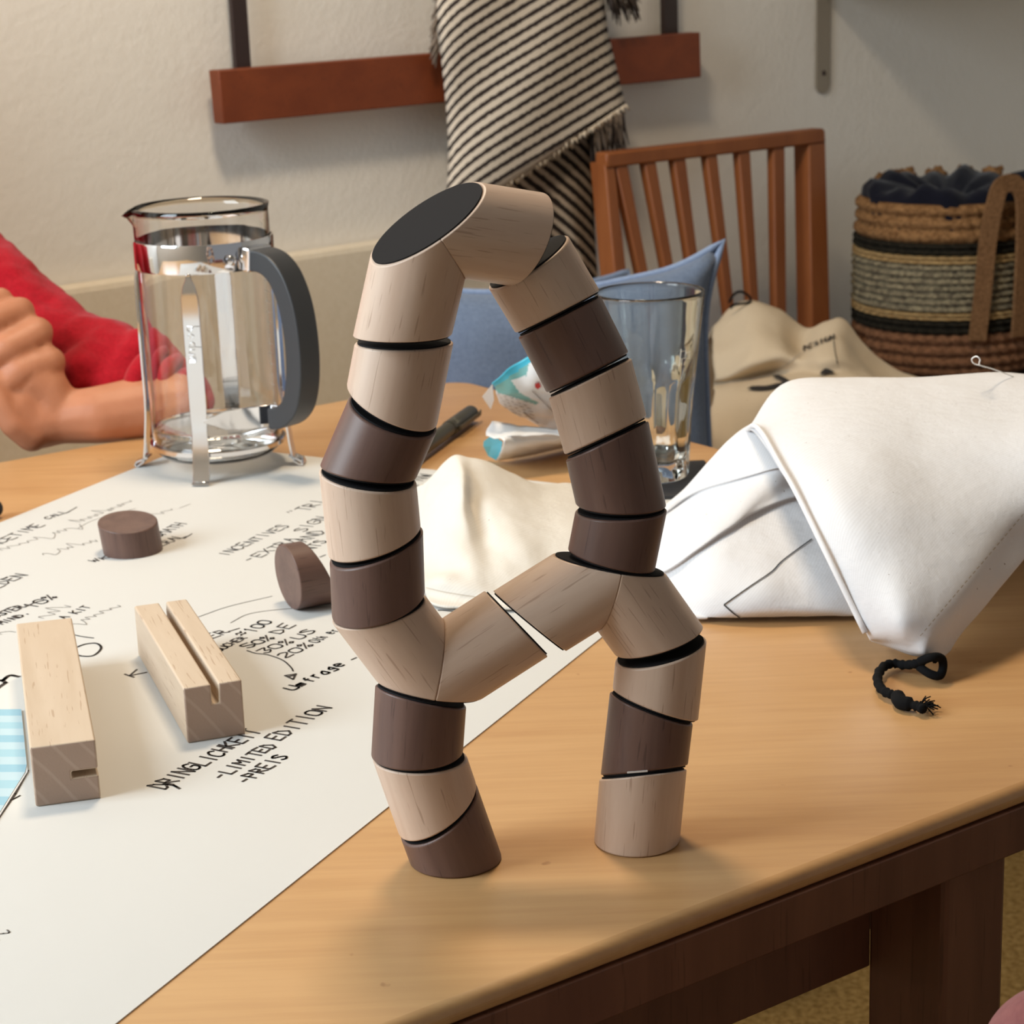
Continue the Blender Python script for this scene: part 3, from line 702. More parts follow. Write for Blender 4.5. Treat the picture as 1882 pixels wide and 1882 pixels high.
# ------------------------------------------------------------------ drinking glass on a dark coaster
def tumbler():
    B = P(1199,884); 
    cst = [B+V((x,y,0)) for x,y in ((-.05,-.062),(.05,-.058),(.046,.046),(-.052,.042))]
    for v in cst: v.z = ZT+.0001
    co_ = prism('coaster', cst, V((0,0,.004)), M['coaster'], None, .001); tag(co_, 'flat dark coaster under the drinking glass', 'coaster')
    B.z = ZT+.0042; root = thing('drinking_glass', 'tall clear drinking glass with fluted lower half, on the dark coaster', 'glass', B)
    N = 96; H = .1475
    outer = [(.001,0),(.026,0),(.0285,.002),(.0292,.010),(.0305,.035),(.0322,.060),(.0336,.072),(.0346,.079),(.0352,.084),(.0372,.100),(.0398,.122),(.0425,.143),(.0427,H-.001),(.0424,H)]
    inner = [(.0412,H+.0002),(.0409,H-.002),(.0380,.122),(.0353,.100),(.0320,.084),(.0300,.076),(.0280,.060),(.0262,.035),(.0245,.018),(.020,.0135),(.001,.0125)]
    def mod(r,z,a,j):
        if j < len(outer) and .004 < z < .0835 and r > .028:
            k = min(1,(.0835-z)/.006); c = abs(math.cos(a*5)); return r*(1 + k*(.012-.11*(1-c)**1.0*.9))
        return r
    vs, fs = lathe(outer+inner, N, B, mod); fs.append(tuple(range(N))); fs.append(tuple(reversed(range(len(vs)-N,len(vs)))))
    mesh('glass_body', vs, fs, M['tumbler'], root, True)
    u_ = V((math.cos(math.radians(-55)), math.sin(math.radians(-55)), 0)); w_ = V((-u_.y,u_.x,0)); tp = []
    for st in ([(0,0),(0,.014)],[(0,.012),(.005,.012),(.005,.006),(0,.006)],[(.005,.009),(.009,.011),(.009,.005),(.005,.006)],[(.002,.006),(.002,.001)]):
        tp.append(tube([B+u_*.0386+w_*(x-.003)+Z*(.094+z)+u_*(z*.18) for x,z in st], .0003, 5))
    mesh('etched_mark', *join(tp), M['print_white'], root)
tumbler()
# ------------------------------------------------------------------ marker pens
def pen(p0, p1, r, label, capfrac=.36, m='pen'):
    a = P(*p0); b = P(*p1); a.z = b.z = ZT+PT+r+.0008; d = (b-a).normalized(); L = (b-a).length; root = thing('marker_pen', label, 'pen', (a+b)/2)
    def rev(prof, name, mm):
        vs, fs = lathe(prof, 28); rot = d.to_track_quat('Z','Y').to_matrix(); vs = [rot@v+a for v in vs]; fs.append(tuple(reversed(range(28)))); fs.append(tuple(range(len(vs)-28,len(vs)))); o = mesh(name, vs, fs, M[mm], root); autosmooth(o, 40); return o
    rev([(r*.80,0),(r*.88,.002),(r*.9,L*(1-capfrac))], 'barrel', m)
    rev([(r*.98,L*(1-capfrac)),(r,L*(1-capfrac)+.001),(r*.98,L-.003),(r*.9,L-.001),(r*.5,L)], 'cap', m)
    s = Z.cross(d).normalized()
    cl = mesh('clip', *sweep_rect([a+d*(L*(1-capfrac)+.004)-s*(r*1.1), a+d*(L*(1-capfrac)+.006)-s*(r*1.25)+Z*0, a+d*(L-.004)-s*(r*1.22), a+d*(L+.0035)-s*(r*1.0)], Z, .0045, .0014), M[m], root); bev(cl,.0004,1)
    tp = []
    for i,st in enumerate(([(0,0),(0,1)],[(.5,0),(.5,1),(1,.8),(1,.2),(.5,0)],[(1.5,0),(1.5,1),(2,0),(2,1)],[(2.6,0),(2.6,1)])):
        q = []
        for x,y in st:
            al_ = math.radians(35+y*50); base = a+d*(L*(1-capfrac)+.006+x*.004); q.append(base + (-s*math.cos(al_)+Z*math.sin(al_))*(r*1.01))
        tp.append(tube(q, .0003, 4))
    mesh('printed_letters', *join(tp), M['pentext'], root)
pen((742,868),(868,775), .0072, 'dark olive capped marker pen behind the left limb of the arch')
def pen2():
    a = P(-150,985); b = P(4,950); a.z = b.z = ZT+PT+.0075; d = (b-a).normalized(); root = thing('marker_pen','black rounded marker end poking in at the left edge','pen',a)
    path = [a]+[b+d*(-.004+.001*i) for i in range(5)]; vs, fs = tube(path, .0065, 20, True, [.0065,.0065,.0063,.0058,.0048,.003]); mesh('barrel', vs, fs, M['black_print'], root, True)
pen2()
# ------------------------------------------------------------------ helpers for drawing on surfaces
def bvh_of(*objs):
    vs = []; fs = []
    for o in objs:
        off = V((0,0,0)); p = o.parent
        while p: off = off+V(p.location); p = p.parent
        b = len(vs); vs += [v.co+off for v in o.data.vertices]; fs += [tuple(i+b for i in f.vertices) for f in o.data.polygons]
    return BVHTree.FromPolygons(vs, fs)
def hit(bvh, px):
    d = ray(*px).normalized(); loc, n, i, dist = bvh.ray_cast(CAM, d)
    if loc is None: return None, None
    if n.dot(d) > 0: n = -n
    return loc, n
def decal(bvh, pl, wid, m, parent, name='print', off=.0007, smooth=True, step=3, wlist=None):
    pv = [V((x,y)) for x,y in pl]
    if smooth and len(pv) > 2: pv = catmull(pv, 6)
    q = []
    for a,b in zip(pv[:-1],pv[1:]):
        n = max(1,int((b-a).length/step)); q += [a.lerp(b,i/n) for i in range(n)]
    q.append(pv[-1]); pts = []
    for p in q:
        l, n = hit(bvh, p)
        if l is not None: pts.append((l+n*off, n))
    if len(pts) < 2: return None
    vs = []; fs = []
    for i,(p,n) in enumerate(pts):
        t = (pts[min(i+1,len(pts)-1)][0]-pts[max(i-1,0)][0]); 
        if t.length < 1e-7: t = V((1,0,0))
        s = n.cross(t.normalized()).normalized()*wid/2; vs += [p-s, p+s]
        if i and (pts[i][0]-pts[i-1][0]).length < .03: fs.append((2*i-2,2*i,2*i+1,2*i-1))
    return mesh(name, vs, fs, M[m], parent)
def patch(bvh, poly, m, parent, name='print', off=.0008):
    pts = [hit(bvh,p) for p in poly]; pts = [(l+n*off) for l,n in pts if l is not None]
    if len(pts) < 3: return None
    return mesh(name, pts, [tuple(range(len(pts)))], M[m], parent)
def cloth(name, rows, m, parent, nu=8, nv=8, thick=.0016, amp=.0, freq=30, seed=0, fine=.0, uvs=1.0):
    R = gridsurf(rows, nu, nv); vs, fs = gridmesh(R); nr, nc = len(R), len(R[0]); out = []
    for p in vs:
        q = p.copy()
        if amp: q = q + noise.noise_vector(p*freq+V((seed,0,0)))*amp
        if fine: q = q + noise.noise_vector(p*freq*3.1+V((seed,5,0)))*fine
        if parent is None or parent.get('on_table'): q.z = max(q.z, ZT+.0012+2*thick)
        out.append(q)
    # metric uv so the weave keeps its size
    us = [0.0]; 
    for j in range(1,nc): us.append(us[-1]+(R[nr//2][j]-R[nr//2][j-1]).length)
    vv = [0.0]
    for i in range(1,nr): vv.append(vv[-1]+(R[i][nc//2]-R[i-1][nc//2]).length)
    uv = [(us[j],vv[i]) for i in range(nr) for j in range(nc)]
    o = mesh(name, out, fs, m, parent, True, uv=uv)
    s = o.modifiers.new('thickness','SOLIDIFY'); s.thickness = thick; s.offset = -1
    return o
# ------------------------------------------------------------------ large canvas bag
def T3(x,y,h): return P(x,y,h)
bag = thing('canvas_bag', 'large white canvas drawstring bag folded over on the right of the table', 'bag', P(1500,1050)); bag['on_table'] = 1
del_after = [bag]
body = [
 [(1215,930,.03),(1262,893,.045),(1305,846,.065),(1343,806,.080),(1385,778,.090),(1450,775,.090),(1520,775,.088),(1600,775,.088)],
 [(1212,950,.031),(1262,912,.043),(1310,888,.056),(1365,872,.066),(1422,855,.074),(1480,850,.074),(1550,850,.070),(1620,850,.068)],
 [(1212,960,.0285),(1262,923,.0395),(1312,900,.0525),(1367,883,.0625),(1424,866,.0705),(1482,860,.0705),(1552,858,.068),(1622,858,.066)],
 [(1203,1005,.020),(1250,977,.035),(1300,950,.046),(1360,925,.056),(1420,900,.061),(1480,885,.061),(1552,880,.060),(1622,880,.058)],
 [(1200,1042,.017),(1226,1040,.022),(1285,1005,.036),(1344,966,.047),(1383,940,.052),(1453,914,.056),(1530,905,.054),(1620,905,.052)],
 [(1202,1054,.0125),(1230,1050,.0185),(1288,1014,.0325),(1346,974,.0435),(1386,947,.0485),(1456,921,.0530),(1532,912,.052),(1622,912,.050)],
 [(1215,1078,.010),(1270,1052,.022),(1320,1028,.032),(1370,1000,.038),(1420,985,.041),(1480,965,.044),(1540,960,.044),(1630,960,.042)],
 [(1235,1105,.006),(1290,1092,.016),(1345,1082,.021),(1400,1070,.025),(1460,1060,.026),(1530,1055,.027),(1590,1055,.026),(1660,1060,.024)],
 [(1262,1128,.003),(1300,1126,.007),(1350,1122,.010),(1410,1120,.011),(1470,1118,.011),(1530,1116,.011),(1590,1116,.010),(1660,1116,.010)],
 [(1275,1143,.0012),(1305,1143,.0012),(1355,1142,.0012),(1415,1141,.0012),(1475,1140,.0012),(1535,1138,.0012),(1595,1138,.0012),(1660,1138,.0012)]]
rows = [[T3(*q) for q in r] for r in body]
back = [V((p.x,p.y,ZT+.002))+V((.01,.03,0)) for p in rows[0]]; mid_ = [p.lerp(b,.5)+Z*.006 for p,b in zip(rows[0],back)]
b_body = cloth('bag_body', [back,mid_]+rows, M['canvas'], bag, 8, 8, .0015, .0016, 18, 3, .0004)
flap = [
 [(1366,800,.082),(1440,712,.106),(1550,697,.112),(1700,695,.112),(1830,690,.112),(1960,705,.112),(2050,730,.105)],
 [(1392,800,.095),(1480,790,.104),(1580,785,.108),(1700,785,.106),(1830,785,.106),(1960,800,.106),(2060,830,.098)],
 [(1462,905,.082),(1530,905,.090),(1620,905,.090),(1720,905,.086),(1830,900,.084),(1930,900,.082),(2010,905,.08)],
 [(1523,1025,.058),(1580,1020,.064),(1650,1015,.066),(1730,1010,.064),(1810,1000,.062),(1870,985,.060),(1930,975,.058)],
 [(1589,1160,.022),(1622,1148,.030),(1660,1135,.038),(1715,1118,.040),(1762,1112,.038),(1800,1098,.036),(1835,1088,.034)],
 [(1600,1178,.010),(1636,1185,.014),(1670,1190,.018),(1700,1192,.020),(1722,1190,.018),(1745,1180,.017),(1770,1165,.017)],
 [(1612,1185,.004),(1645,1195,.008),(1676,1205,.010),(1700,1209,.011),(1718,1212,.010),(1733,1212,.008),(1748,1200,.008)]]
rows = [[T3(*q) for q in r] for r in flap]
back = [V((p.x,p.y,ZT+.002))+V((.02,.10,0))*(.18 if i == 0 else .7 if i == 1 else 1) for i,p in enumerate(rows[0])]; mid_ = [p.lerp(b,.4)+Z*(.004 if i == 0 else .022) for i,(p,b) in enumerate(zip(rows[0],back))]
b_flap = cloth('folded_flap', [back,mid_]+rows, M['canvas'], bag, 9, 9, .0018, .0022, 11, 8, .0005)
# edge roll along the fold
er = catmull([T3(*q) for q in ((1372,792,.086),(1386,782,.098),(1404,800,.0985),(1432,850,.0925),(1465,908,.0835),(1523,1026,.0590),(1590,1163,.0225))], 6)
mesh('fold_edge', *tube(er, .0018, 8), M['canvas'], bag, True)
bv = bvh_of(b_body); bf = bvh_of(b_flap)
decal(bv, [(1492,992),(1440,1030),(1418,1052),(1380,1078),(1331,1112)], .0009, 'black_print', bag, 'printed_outline'); decal(bv, [(1331,1112),(1345,1124),(1360,1134)], .0009, 'black_print', bag, 'printed_outline')
for i in range(26):
    a = V((1880,945)).lerp(V((1688,1172)), i/26); b = V((1880,945)).lerp(V((1688,1172)), (i+.6)/26); decal(bf, [tuple(a),tuple(b)], .0005, 'stitch', bag, 'stitch', .0006, False) if 'stitch' in M else None
# drawstring
cz_ = [(1722,1212,.010),(1708,1207,.012),(1690,1218,.010),(1668,1222,.006),(1645,1222,.004),(1625,1230,.003),(1613,1248,.003),(1617,1268,.003),(1632,1280,.003),(1648,1284,.003),(1655,1296,.003),(1672,1300,.003),(1690,1305,.003),(1697,1310,.003)]
cv = catmull([T3(*q) for q in cz_], 5); [setattr(q,'z',max(q.z,ZT+.0048)) for q in cv]; rr = [.0026+.0005*math.sin(i*2.3) for i in range(len(cv))]
for i in range(46,56): 
    if i < len(rr): rr[i] = .0042
c_o = mesh('drawstring', *tube(cv, .003, 10, True, rr), M['cord'], bag, True)
lp = catmull([T3(*q) for q in ((1690,1216,.012),(1712,1208,.016),(1730,1210,.014),(1733,1228,.008),(1726,1242,.005),(1708,1238,.006),(1690,1226,.007))],5)
mesh('drawstring', *tube(lp, .0026, 10), M['cord'], bag, True)
fr = []
for i in range(26):
    a = T3(1694+random.uniform(-6,6),1300+random.uniform(-8,8),.004); b = a + V((random.uniform(-.002,.010),random.uniform(-.008,.010),random.uniform(-.003,.005))); b.z = max(b.z, ZT+.0006); fr.append(tube([a,a.lerp(b,.5)+Z*.001,b], .0004, 4))
o = mesh('frayed_tip', *join(fr), M['cord'], bag, True); o['kind'] = 'stuff'
mesh('thread_end', *tube(catmull([T3(*q) for q in ((1726,1242,.004),(1736,1236,.006),(1736,1226,.008),(1738,1216,.010))],4), .0007, 6), M['thread'], bag, True)
M_th = catmull([T3(*q) for q in ((1868,695,.1125),(1830,680,.122),(1803,672,.129),(1790,668,.131),(1786,660,.136),(1794,655,.139),(1801,660,.137),(1800,670,.130),(1812,675,.127))],6)
mesh('loose_thread', *tube(M_th, .00045, 6), M['thread'], bag, True)
# ------------------------------------------------------------------ small crumpled pouch
pouch = thing('canvas_pouch', 'crumpled cream cloth pouch seen through the arch, behind its crossbar', 'pouch', P(930,1000)); pouch['on_table'] = 1; del_after.append(pouch)
pr = [
 [(766,925,.006),(780,893,.022),(800,868,.036),(832,842,.048),(862,844,.049),(890,851,.046),(930,868,.038),(985,886,.026),(1050,890,.018),(1100,900,.014),(1160,930,.01)],
 [(766,950,.010),(790,915,.034),(818,890,.047),(848,872,.056),(870,882,.049),(905,890,.045),(945,905,.038),(1000,915,.029),(1060,925,.024),(1105,940,.020),(1160,960,.012)],
 [(768,990,.008),(795,960,.026),(820,940,.036),(850,925,.044),(870,935,.036),(905,945,.036),(950,950,.034),(1005,960,.029),(1065,970,.024),(1110,985,.018),(1160,1000,.012)],
 [(770,1030,.006),(800,1005,.020),(830,995,.026),(862,990,.028),(890,1000,.023),(925,1005,.024),(965,1010,.024),(1015,1015,.020),(1070,1025,.017),(1110,1035,.014),(1160,1045,.010)],
 [(775,1060,.005),(805,1048,.012),(835,1044,.016),(868,1046,.018),(900,1052,.016),(935,1052,.016),(975,1056,.014),(1022,1060,.012),(1075,1070,.011),(1115,1078,.009),(1160,1085,.007)],
 [(779,1074,.006),(808,1068,.013),(838,1070,.014),(870,1080,.012),(905,1085,.010),(940,1088,.009),(980,1092,.008),(1028,1094,.007),(1080,1100,.006),(1120,1104,.005),(1160,1110,.004)],
 [(782,1088,.005),(810,1092,.0065),(840,1098,.0065),(874,1103,.006),(908,1106,.0055),(944,1108,.0055),(984,1110,.005),(1030,1112,.005),(1085,1110,.003),(1125,1114,.003),(1160,1118,.002)],
 [(788,1112,.0015),(815,1120,.0015),(845,1122,.0015),(878,1124,.0015),(912,1124,.0015),(948,1124,.0015),(988,1124,.0015),(1034,1124,.0015),(1090,1124,.0015),(1130,1124,.0015),(1160,1126,.0015)]]
rows = [[T3(*q) for q in r] for r in pr]; back = [V((p.x,p.y,ZT+.002))+nT*.03 for p in rows[0]]
b_p = cloth('pouch_body', [back]+rows, M['canvas_cream'], pouch, 8, 8, .0014, .0020, 30, 1, .0006)
bp_ = bvh_of(b_p); decal(bp_, [(784,1081),(820,1089),(862,1096),(900,1101)], .0005, 'stitch' if 'stitch' in M else 'printgrey', pouch, 'hem_line'); 
stroke([(806,1124),(815,1124),(832,1126)], .0014)
# ------------------------------------------------------------------ torn wrapper
wr = thing('snack_wrapper', 'torn white and cyan snack wrapper lying beyond the arch on the table', 'wrapper', P(960,830)); wr['on_table'] = 1; del_after.append(wr)
def wpx(lst): return [[T3(*q) for q in r] for r in lst]
lowr = wpx([[(905,774,.034),(935,778,.034),(965,782,.034),(1005,786,.034),(1060,790,.034)],
 [(892,800,.030),(930,800,.036),(965,800,.035),(1005,800,.033),(1060,800,.030)],
 [(925,806,.036),(945,802,.035),(975,802,.032),(1010,801,.030),(1060,800,.028)],
 [(922,825,.026),(945,822,.026),(975,818,.024),(1010,816,.022),(1060,812,.020)],
 [(915,847,.002),(945,843,.002),(975,838,.002),(1010,830,.002),(1060,818,.002)]])
cloth('wrapper_roll', lowr, M['foil'], wr, 4, 4, .0005, .0015, 90, 4)
endc = [T3(*q) for q in ((905,799,.033),(924,812,.028),(920,832,.014),(912,846,.002),(897,838,.004),(888,820,.016),(889,811,.022))]; cc_ = T3(903,820,.018)
ev = endc+[cc_]; n_ = len(endc); mesh('wrapper_end', ev, [(i,(i+1)%n_,n_) for i in range(n_)], M['cyan'], wr)
up_ = wpx([[(904,706,.075),(925,688,.083),(948,670,.090),(972,656,.096),(1010,650,.098)],
 [(912,722,.064),(940,716,.068),(965,712,.070),(990,700,.076),(1025,690,.080)],
 [(920,742,.050),(945,744,.048),(970,740,.050),(1000,738,.052),(1040,730,.056)],
 [(940,758,.038),(962,762,.034),(985,768,.030),(1010,770,.028),(1050,765,.030)],
 [(975,775,.024),(990,782,.020),(1005,788,.016),(1025,792,.014),(1060,795,.012)]])
w_up = cloth('wrapper_flap', up_, M['foil'], wr, 14, 14, .0005, .0018, 70, 9)
cf = [T3(*q) for q in ((905,706,.076),(886,729,.060),(902,753,.044),(908,735,.056))]; prism('torn_corner', cf, V((0,.0004,0)), M['foil'], wr, 0)
bw = bvh_of(w_up)
def inpoly(p, poly):
    c = False; n = len(poly)
    for i in range(n):
        (x1,y1),(x2,y2) = poly[i], poly[(i+1)%n]
        if (y1 > p.y) != (y2 > p.y) and p.x < (x2-x1)*(p.y-y1)/(y2-y1)+x1: c = not c
    return c
def print_zones(o, zones):
    off = V(o.parent.location)
    for k,(poly,mm) in enumerate(zones):
        o.data.materials.append(M[mm])
        for f in o.data.polygons:
            if inpoly(proj(V(f.center)+off), poly): f.material_index = len(o.data.materials)-1
print_zones(w_up, [([(895,700),(940,672),(970,648),(990,652),(975,668),(940,690),(912,716)],'cyan'), ([(908,712),(940,690),(972,668),(968,690),(940,700),(955,722),(990,740),(985,744),(950,732),(915,722)],'teal')])
patch(bw, [(983,703),(990,701),(994,708),(988,713),(983,709)], 'reddot', wr, 'red_dot', .0014)
for j in range(6):
    for i in range(5):
        x0 = 916+i*11+j*3+random.uniform(-2,2); y0 = 722+j*6+i*3.2
        decal(bw, [(x0,y0),(x0+random.uniform(4,9),y0+random.uniform(1.4,2.6))], .0008, 'printgrey', wr, 'small_print', .0012, False)
decal(bw, [(978,716),(1003,740),(1018,756)], .0007, 'printgrey', wr, 'small_print', .0012, False); decal(bw, [(962,755),(978,768),(990,776)], .0012, 'printgrey', wr, 'small_print', .0012, False)
# ------------------------------------------------------------------ wall rack
rk = thing('coat_rack', 'reddish brown wooden wall rack with two dark upright straps behind the scarf', 'wall rack', W(840,140,.02))
q = [W(401,121,.045), W(1287,66.5,.045), W(1289,149,.045), W(411,220,.045)]
q[1].z = q[0].z; q[2].z = q[3].z = (q[2].z+q[3].z)/2; q[0].z = q[1].z = (W(401,121,.045).z+W(1287,66.5,.045).z)/2
prism('board', q, nW*.022, M['railwood'], rk, .0015)
tz = q[0].z+.62
for (xa,xb) in ((430,458),(1221,1247)):
    a = W(xa,60,.022); b = W(xb,60,.022)
    q2 = [V((a.x,a.y,q[2].z+.01)), V((b.x,b.y,q[2].z+.01)), V((b.x,b.y,tz)), V((a.x,a.y,tz))]; prism('strap', q2, nW*.008, M['strap'], rk, .001)
q3 = [V((v.x,v.y,z)) for v,z in ((q[0],tz-.03),(q[1],tz-.03),(q[1],tz+.05),(q[0],tz+.05))]; prism('board', q3, nW*.022, M['railwood'], rk, .0015)
# ------------------------------------------------------------------ scarf
def stripe_mat(name, light, dark, duty):
    m = mat(name, light, .95, 0, .1); t = nd(m,'ShaderNodeTexCoord'); sp = nd(m,'ShaderNodeSeparateXYZ'); lk(m, t.outputs['UV'], sp.inputs[0])
    a = noi(m, coords(m), 160, 2, .5); ad = nd(m,'ShaderNodeMath', operation='MULTIPLY_ADD'); ad.inputs[1].default_value = .26; lk(m, a, ad.inputs[0]); lk(m, sp.outputs['Y'], ad.inputs[2])
    fr_ = nd(m,'ShaderNodeMath', operation='FRACT'); lk(m, ad.outputs[0], fr_.inputs[0])
    col = ramp(m, fr_.outputs[0], [(0,dark),(duty-.05,dark),(duty+.03,light),(.96,light),(1,dark)]); lk(m, col, bs(m).inputs['Base Color'])
    s2_ = nd(m,'ShaderNodeMath', operation='SINE'); mu = nd(m,'ShaderNodeMath', operation='MULTIPLY'); mu.inputs[1].default_value = 6.283; lk(m, fr_.outputs[0], mu.inputs[0]); lk(m, mu.outputs[0], s2_.inputs[0])
    b1 = bump(m, s2_.outputs[0], .002, -.5); bump(m, noi(m, coords(m), 300, 3), .001, .5, b1); return m
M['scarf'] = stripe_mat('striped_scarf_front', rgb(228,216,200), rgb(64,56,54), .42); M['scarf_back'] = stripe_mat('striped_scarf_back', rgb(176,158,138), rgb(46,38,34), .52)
sc_ = thing('scarf', 'black and cream diagonally striped fringed scarf hanging over the wall rack', 'scarf', W(980,100,.1))
def scarf_layer(name, lfun, rfun, y0, y1, botfun, k, m, sfun, bulge=.03, n=36, nx=26):
    vs = []; uv = []
    for i in range(n+1):
        for j in range(nx+1):
            u = j/nx; yt = y0; xl = lfun; 
            # bottom edge depends on u
            yb = botfun(u); y = y0+(yb-y0)*i/n; xa = np.interp(y, *lfun); xb = np.interp(y, *rfun); x = xa+(xb-xa)*u
            kk = k + bulge*math.sin(math.pi*u)**.6 + .004*math.sin(u*9+y*.02); vs.append(W(x,y,kk)); uv.append((u, sfun(x,y,xa)))
    fs = [(i*(nx+1)+j, (i+1)*(nx+1)+j, (i+1)*(nx+1)+j+1, i*(nx+1)+j+1) for i in range(n) for j in range(nx)]
    o = mesh(name, vs, fs, m, sc_, True, uv=uv); s = o.modifiers.new('thickness','SOLIDIFY'); s.thickness = .003; s.offset = -1; return o
lf = ([-140,0,60,120,190,250,300,345,420],[792,799,805,812,819,823,824,821,815]); rf_ = ([-140,0,60,120,190,420],[1108,1111,1118,1132,1149,1160])
def fbot(u): 
    x = 822+u*327; return 190+(1149-x)*.665 if x > 830 else 402
scarf_layer('front_layer', lf, rf_, -140, 0, fbot, .065, M['scarf'], lambda x,y,xa: (y+.60*(x-800)+26*(1-math.exp(-(x-xa)/28)))/22.3, .03)
lb = ([150,260,330,380,430,480,530,560],[880,890,905,950,1005,1045,1070,1082]); rb = ([150,200,260,330,400,470,530,560],[1112,1104,1098,1094,1092,1096,1100,1101])
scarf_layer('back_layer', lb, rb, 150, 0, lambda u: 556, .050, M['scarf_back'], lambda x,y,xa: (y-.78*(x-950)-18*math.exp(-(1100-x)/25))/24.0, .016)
def fringe(name, pts, ln, dirs, k, m, cnt, wid=.0022, jit=8):
    L = []
    for i in range(cnt):
        t = i/(cnt-1)*(len(pts)-1); a = int(min(t,len(pts)-2)); f = t-a; x = pts[a][0]*(1-f)+pts[a+1][0]*f; y = pts[a][1]*(1-f)+pts[a+1][1]*f
        dx = dirs[0]+random.uniform(-jit,jit); dy = dirs[1]*random.uniform(.7,1.15); kk = k+random.uniform(-.004,.006)
        L.append(tube([W(x,y,kk), W(x+dx*.4+random.uniform(-2,2),y+dy*.5,kk+.002), W(x+dx,y+dy,kk)], wid, 4, True, [wid,wid*.9,wid*.3]))
    o = mesh(name, *join(L), m, sc_, True); o['kind'] = 'stuff'; return o
M['fr_l'] = mat('fringe_cream', rgb(214,196,172), .95); M['fr_d'] = mat('fringe_dark', rgb(72,64,62), .95); M['fr_m'] = mat('fringe_grey', rgb(132,118,106), .95)
fringe('fringe', [(826,408),(930,337),(1040,264),(1149,192)], 0, (4,11), .083, M['fr_l'], 110, .0020, 5)
fringe('fringe', [(1086,236),(1112,222),(1146,200)], 0, (6,78), .066, M['fr_d'], 46, .0022, 10); fringe('fringe', [(1094,232),(1140,206)], 0, (5,68), .072, M['fr_m'], 18, .0022, 9)
fringe('fringe', [(1085,240),(1092,300),(1100,420)], 0, (8,40), .052, M['fr_d'], 44, .0022, 8); fringe('fringe', [(1066,480),(1094,545)], 0, (6,26), .052, M['fr_d'], 14, .0018, 6)
fringe('fringe', [(806,-30),(801,60),(806,90)], 0, (-8,34), .062, M['fr_m'], 40, .0020, 6); fringe('fringe', [(1112,-50),(1124,-20),(1160,-30)], 0, (14,62), .066, M['fr_d'], 44, .0024, 12); fringe('fringe', [(1115,-40),(1150,-40)], 0, (26,52), .072, M['fr_m'], 14, .002, 12)
# ------------------------------------------------------------------ shelf with bracket
sh = thing('shelf', 'pale wall shelf on a grey metal bracket at the top right', 'shelf', W(1600,0,.05))
b0 = W(1488,0,0); zsh = 1.16-.083
p = [V((b0.x,b0.y,zsh)), V((b0.x,b0.y,zsh))+eW*.95]; prism('shelf_board', [p[0], p[1], p[1]-nW*.22, p[0]-nW*.22], V((0,0,.02)), M['shelfw'], sh, .001)
bw0 = W(1501,100,.004); bw1 = W(1527,100,.004); zb = W(1513,172,.004).z
br_ = []
for a in range(0,9):
    t = math.pi+math.pi*a/8; c = (bw0+bw1)/2; rr_ = (bw1-bw0).length/2; br_.append(V((c.x,c.y,zb+rr_))+eW*(rr_*math.cos(t))+Z*(rr_*math.sin(t)))
br_ += [V((bw1.x,bw1.y,zsh)), V((bw0.x,bw0.y,zsh))]; bo = prism('bracket', br_, nW*.0035, M['bracket'], sh, .0005)
c = (bw0+bw1)/2; arm = prism('bracket', [V((bw0.x,bw0.y,zsh-.001)), V((bw1.x,bw1.y,zsh-.001)), V((bw1.x,bw1.y,zsh-.001))-nW*.19, V((bw0.x,bw0.y,zsh-.001))-nW*.19], V((0,0,-.0035)), M['bracket'], sh, .0004)
sv, sf = lathe([(.0001,.002),(.003,.0015),(.004,0)],12); rot = (-nW).to_track_quat('Z','Y').to_matrix(); mesh('screw', [rot@v+V((c.x,c.y,zb+.03))-nW*.0002 for v in sv], sf, M['strap'], bo, True)
# ------------------------------------------------------------------ cream bench along the wall
bn = thing('upholstered_bench', 'cream upholstered bench along the wall behind the table', 'bench', EN(.6,KW-.25,0))
zt = (W(230,505,.035).z+W(800,438,.035).z)/2; e1_ = W(1138,400,.15).dot(eW)-.035; e0_ = e1_-1.9
def bb(name, e0,e1,n0,n1,z0,z1,m,parent,b=.004): return box(name, EN((e0+e1)/2,(n0+n1)/2,z0), eW, nW, e1-e0, n1-n0, z1-z0, M[m], parent, b)
bb('backrest', e0_, e1_, KW-.035, KW-.004, .44, zt, 'bench', bn, .008); bb('seat', e0_, e1_, KW-.46, KW-.037, .30, .44, 'bench', bn, .02); bb('plinth', e0_+.03, e1_-.03, KW-.42, KW-.03, .0, .30, 'darkwood', bn, .003)
# ------------------------------------------------------------------ slatted chair
KC = .15
ch = thing('dining_chair', 'orange-brown wooden chair with a slatted back standing against the wall', 'chair', V((W(1320,400,KC).x, W(1320,400,KC).y, 0)))
def wq(lst, k=KC): return [W(x,y,k) for x,y in lst]
prism('top_rail', wq([(1116,281),(1516,236),(1519,263),(1116,309)]), nW*.024, M['chairwood'], ch, .003)
def slat(xt0,xt1,yt,xb0,xb1,yb,name='slat',th=.014,k=KC):
    f = 660; 
    def ex(xt,xb): return xt+(xb-xt)*(f-yt)/(yb-yt)
    prism(name, [W(xt0,yt,k-.004), W(xt1,yt,k-.004), W(ex(xt1,xb1),f,k+.035), W(ex(xt0,xb0),f,k+.035)], nW*th, M['chairwood'], ch, .002)
for s_ in ((1131,1153,296,1180,1196,520),(1184,1205,290,1227,1243,515),(1238,1260,284,1270,1286,495),(1298,1318,277,1322,1338,455),(1358,1379,270,1380,1395,550),(1422,1443,262,1427,1446,566)): slat(*s_)
slat(1487,1517,240,1493,1526,590,'back_post',.030); slat(1112,1130,300,1132,1154,520,'back_post',.030)
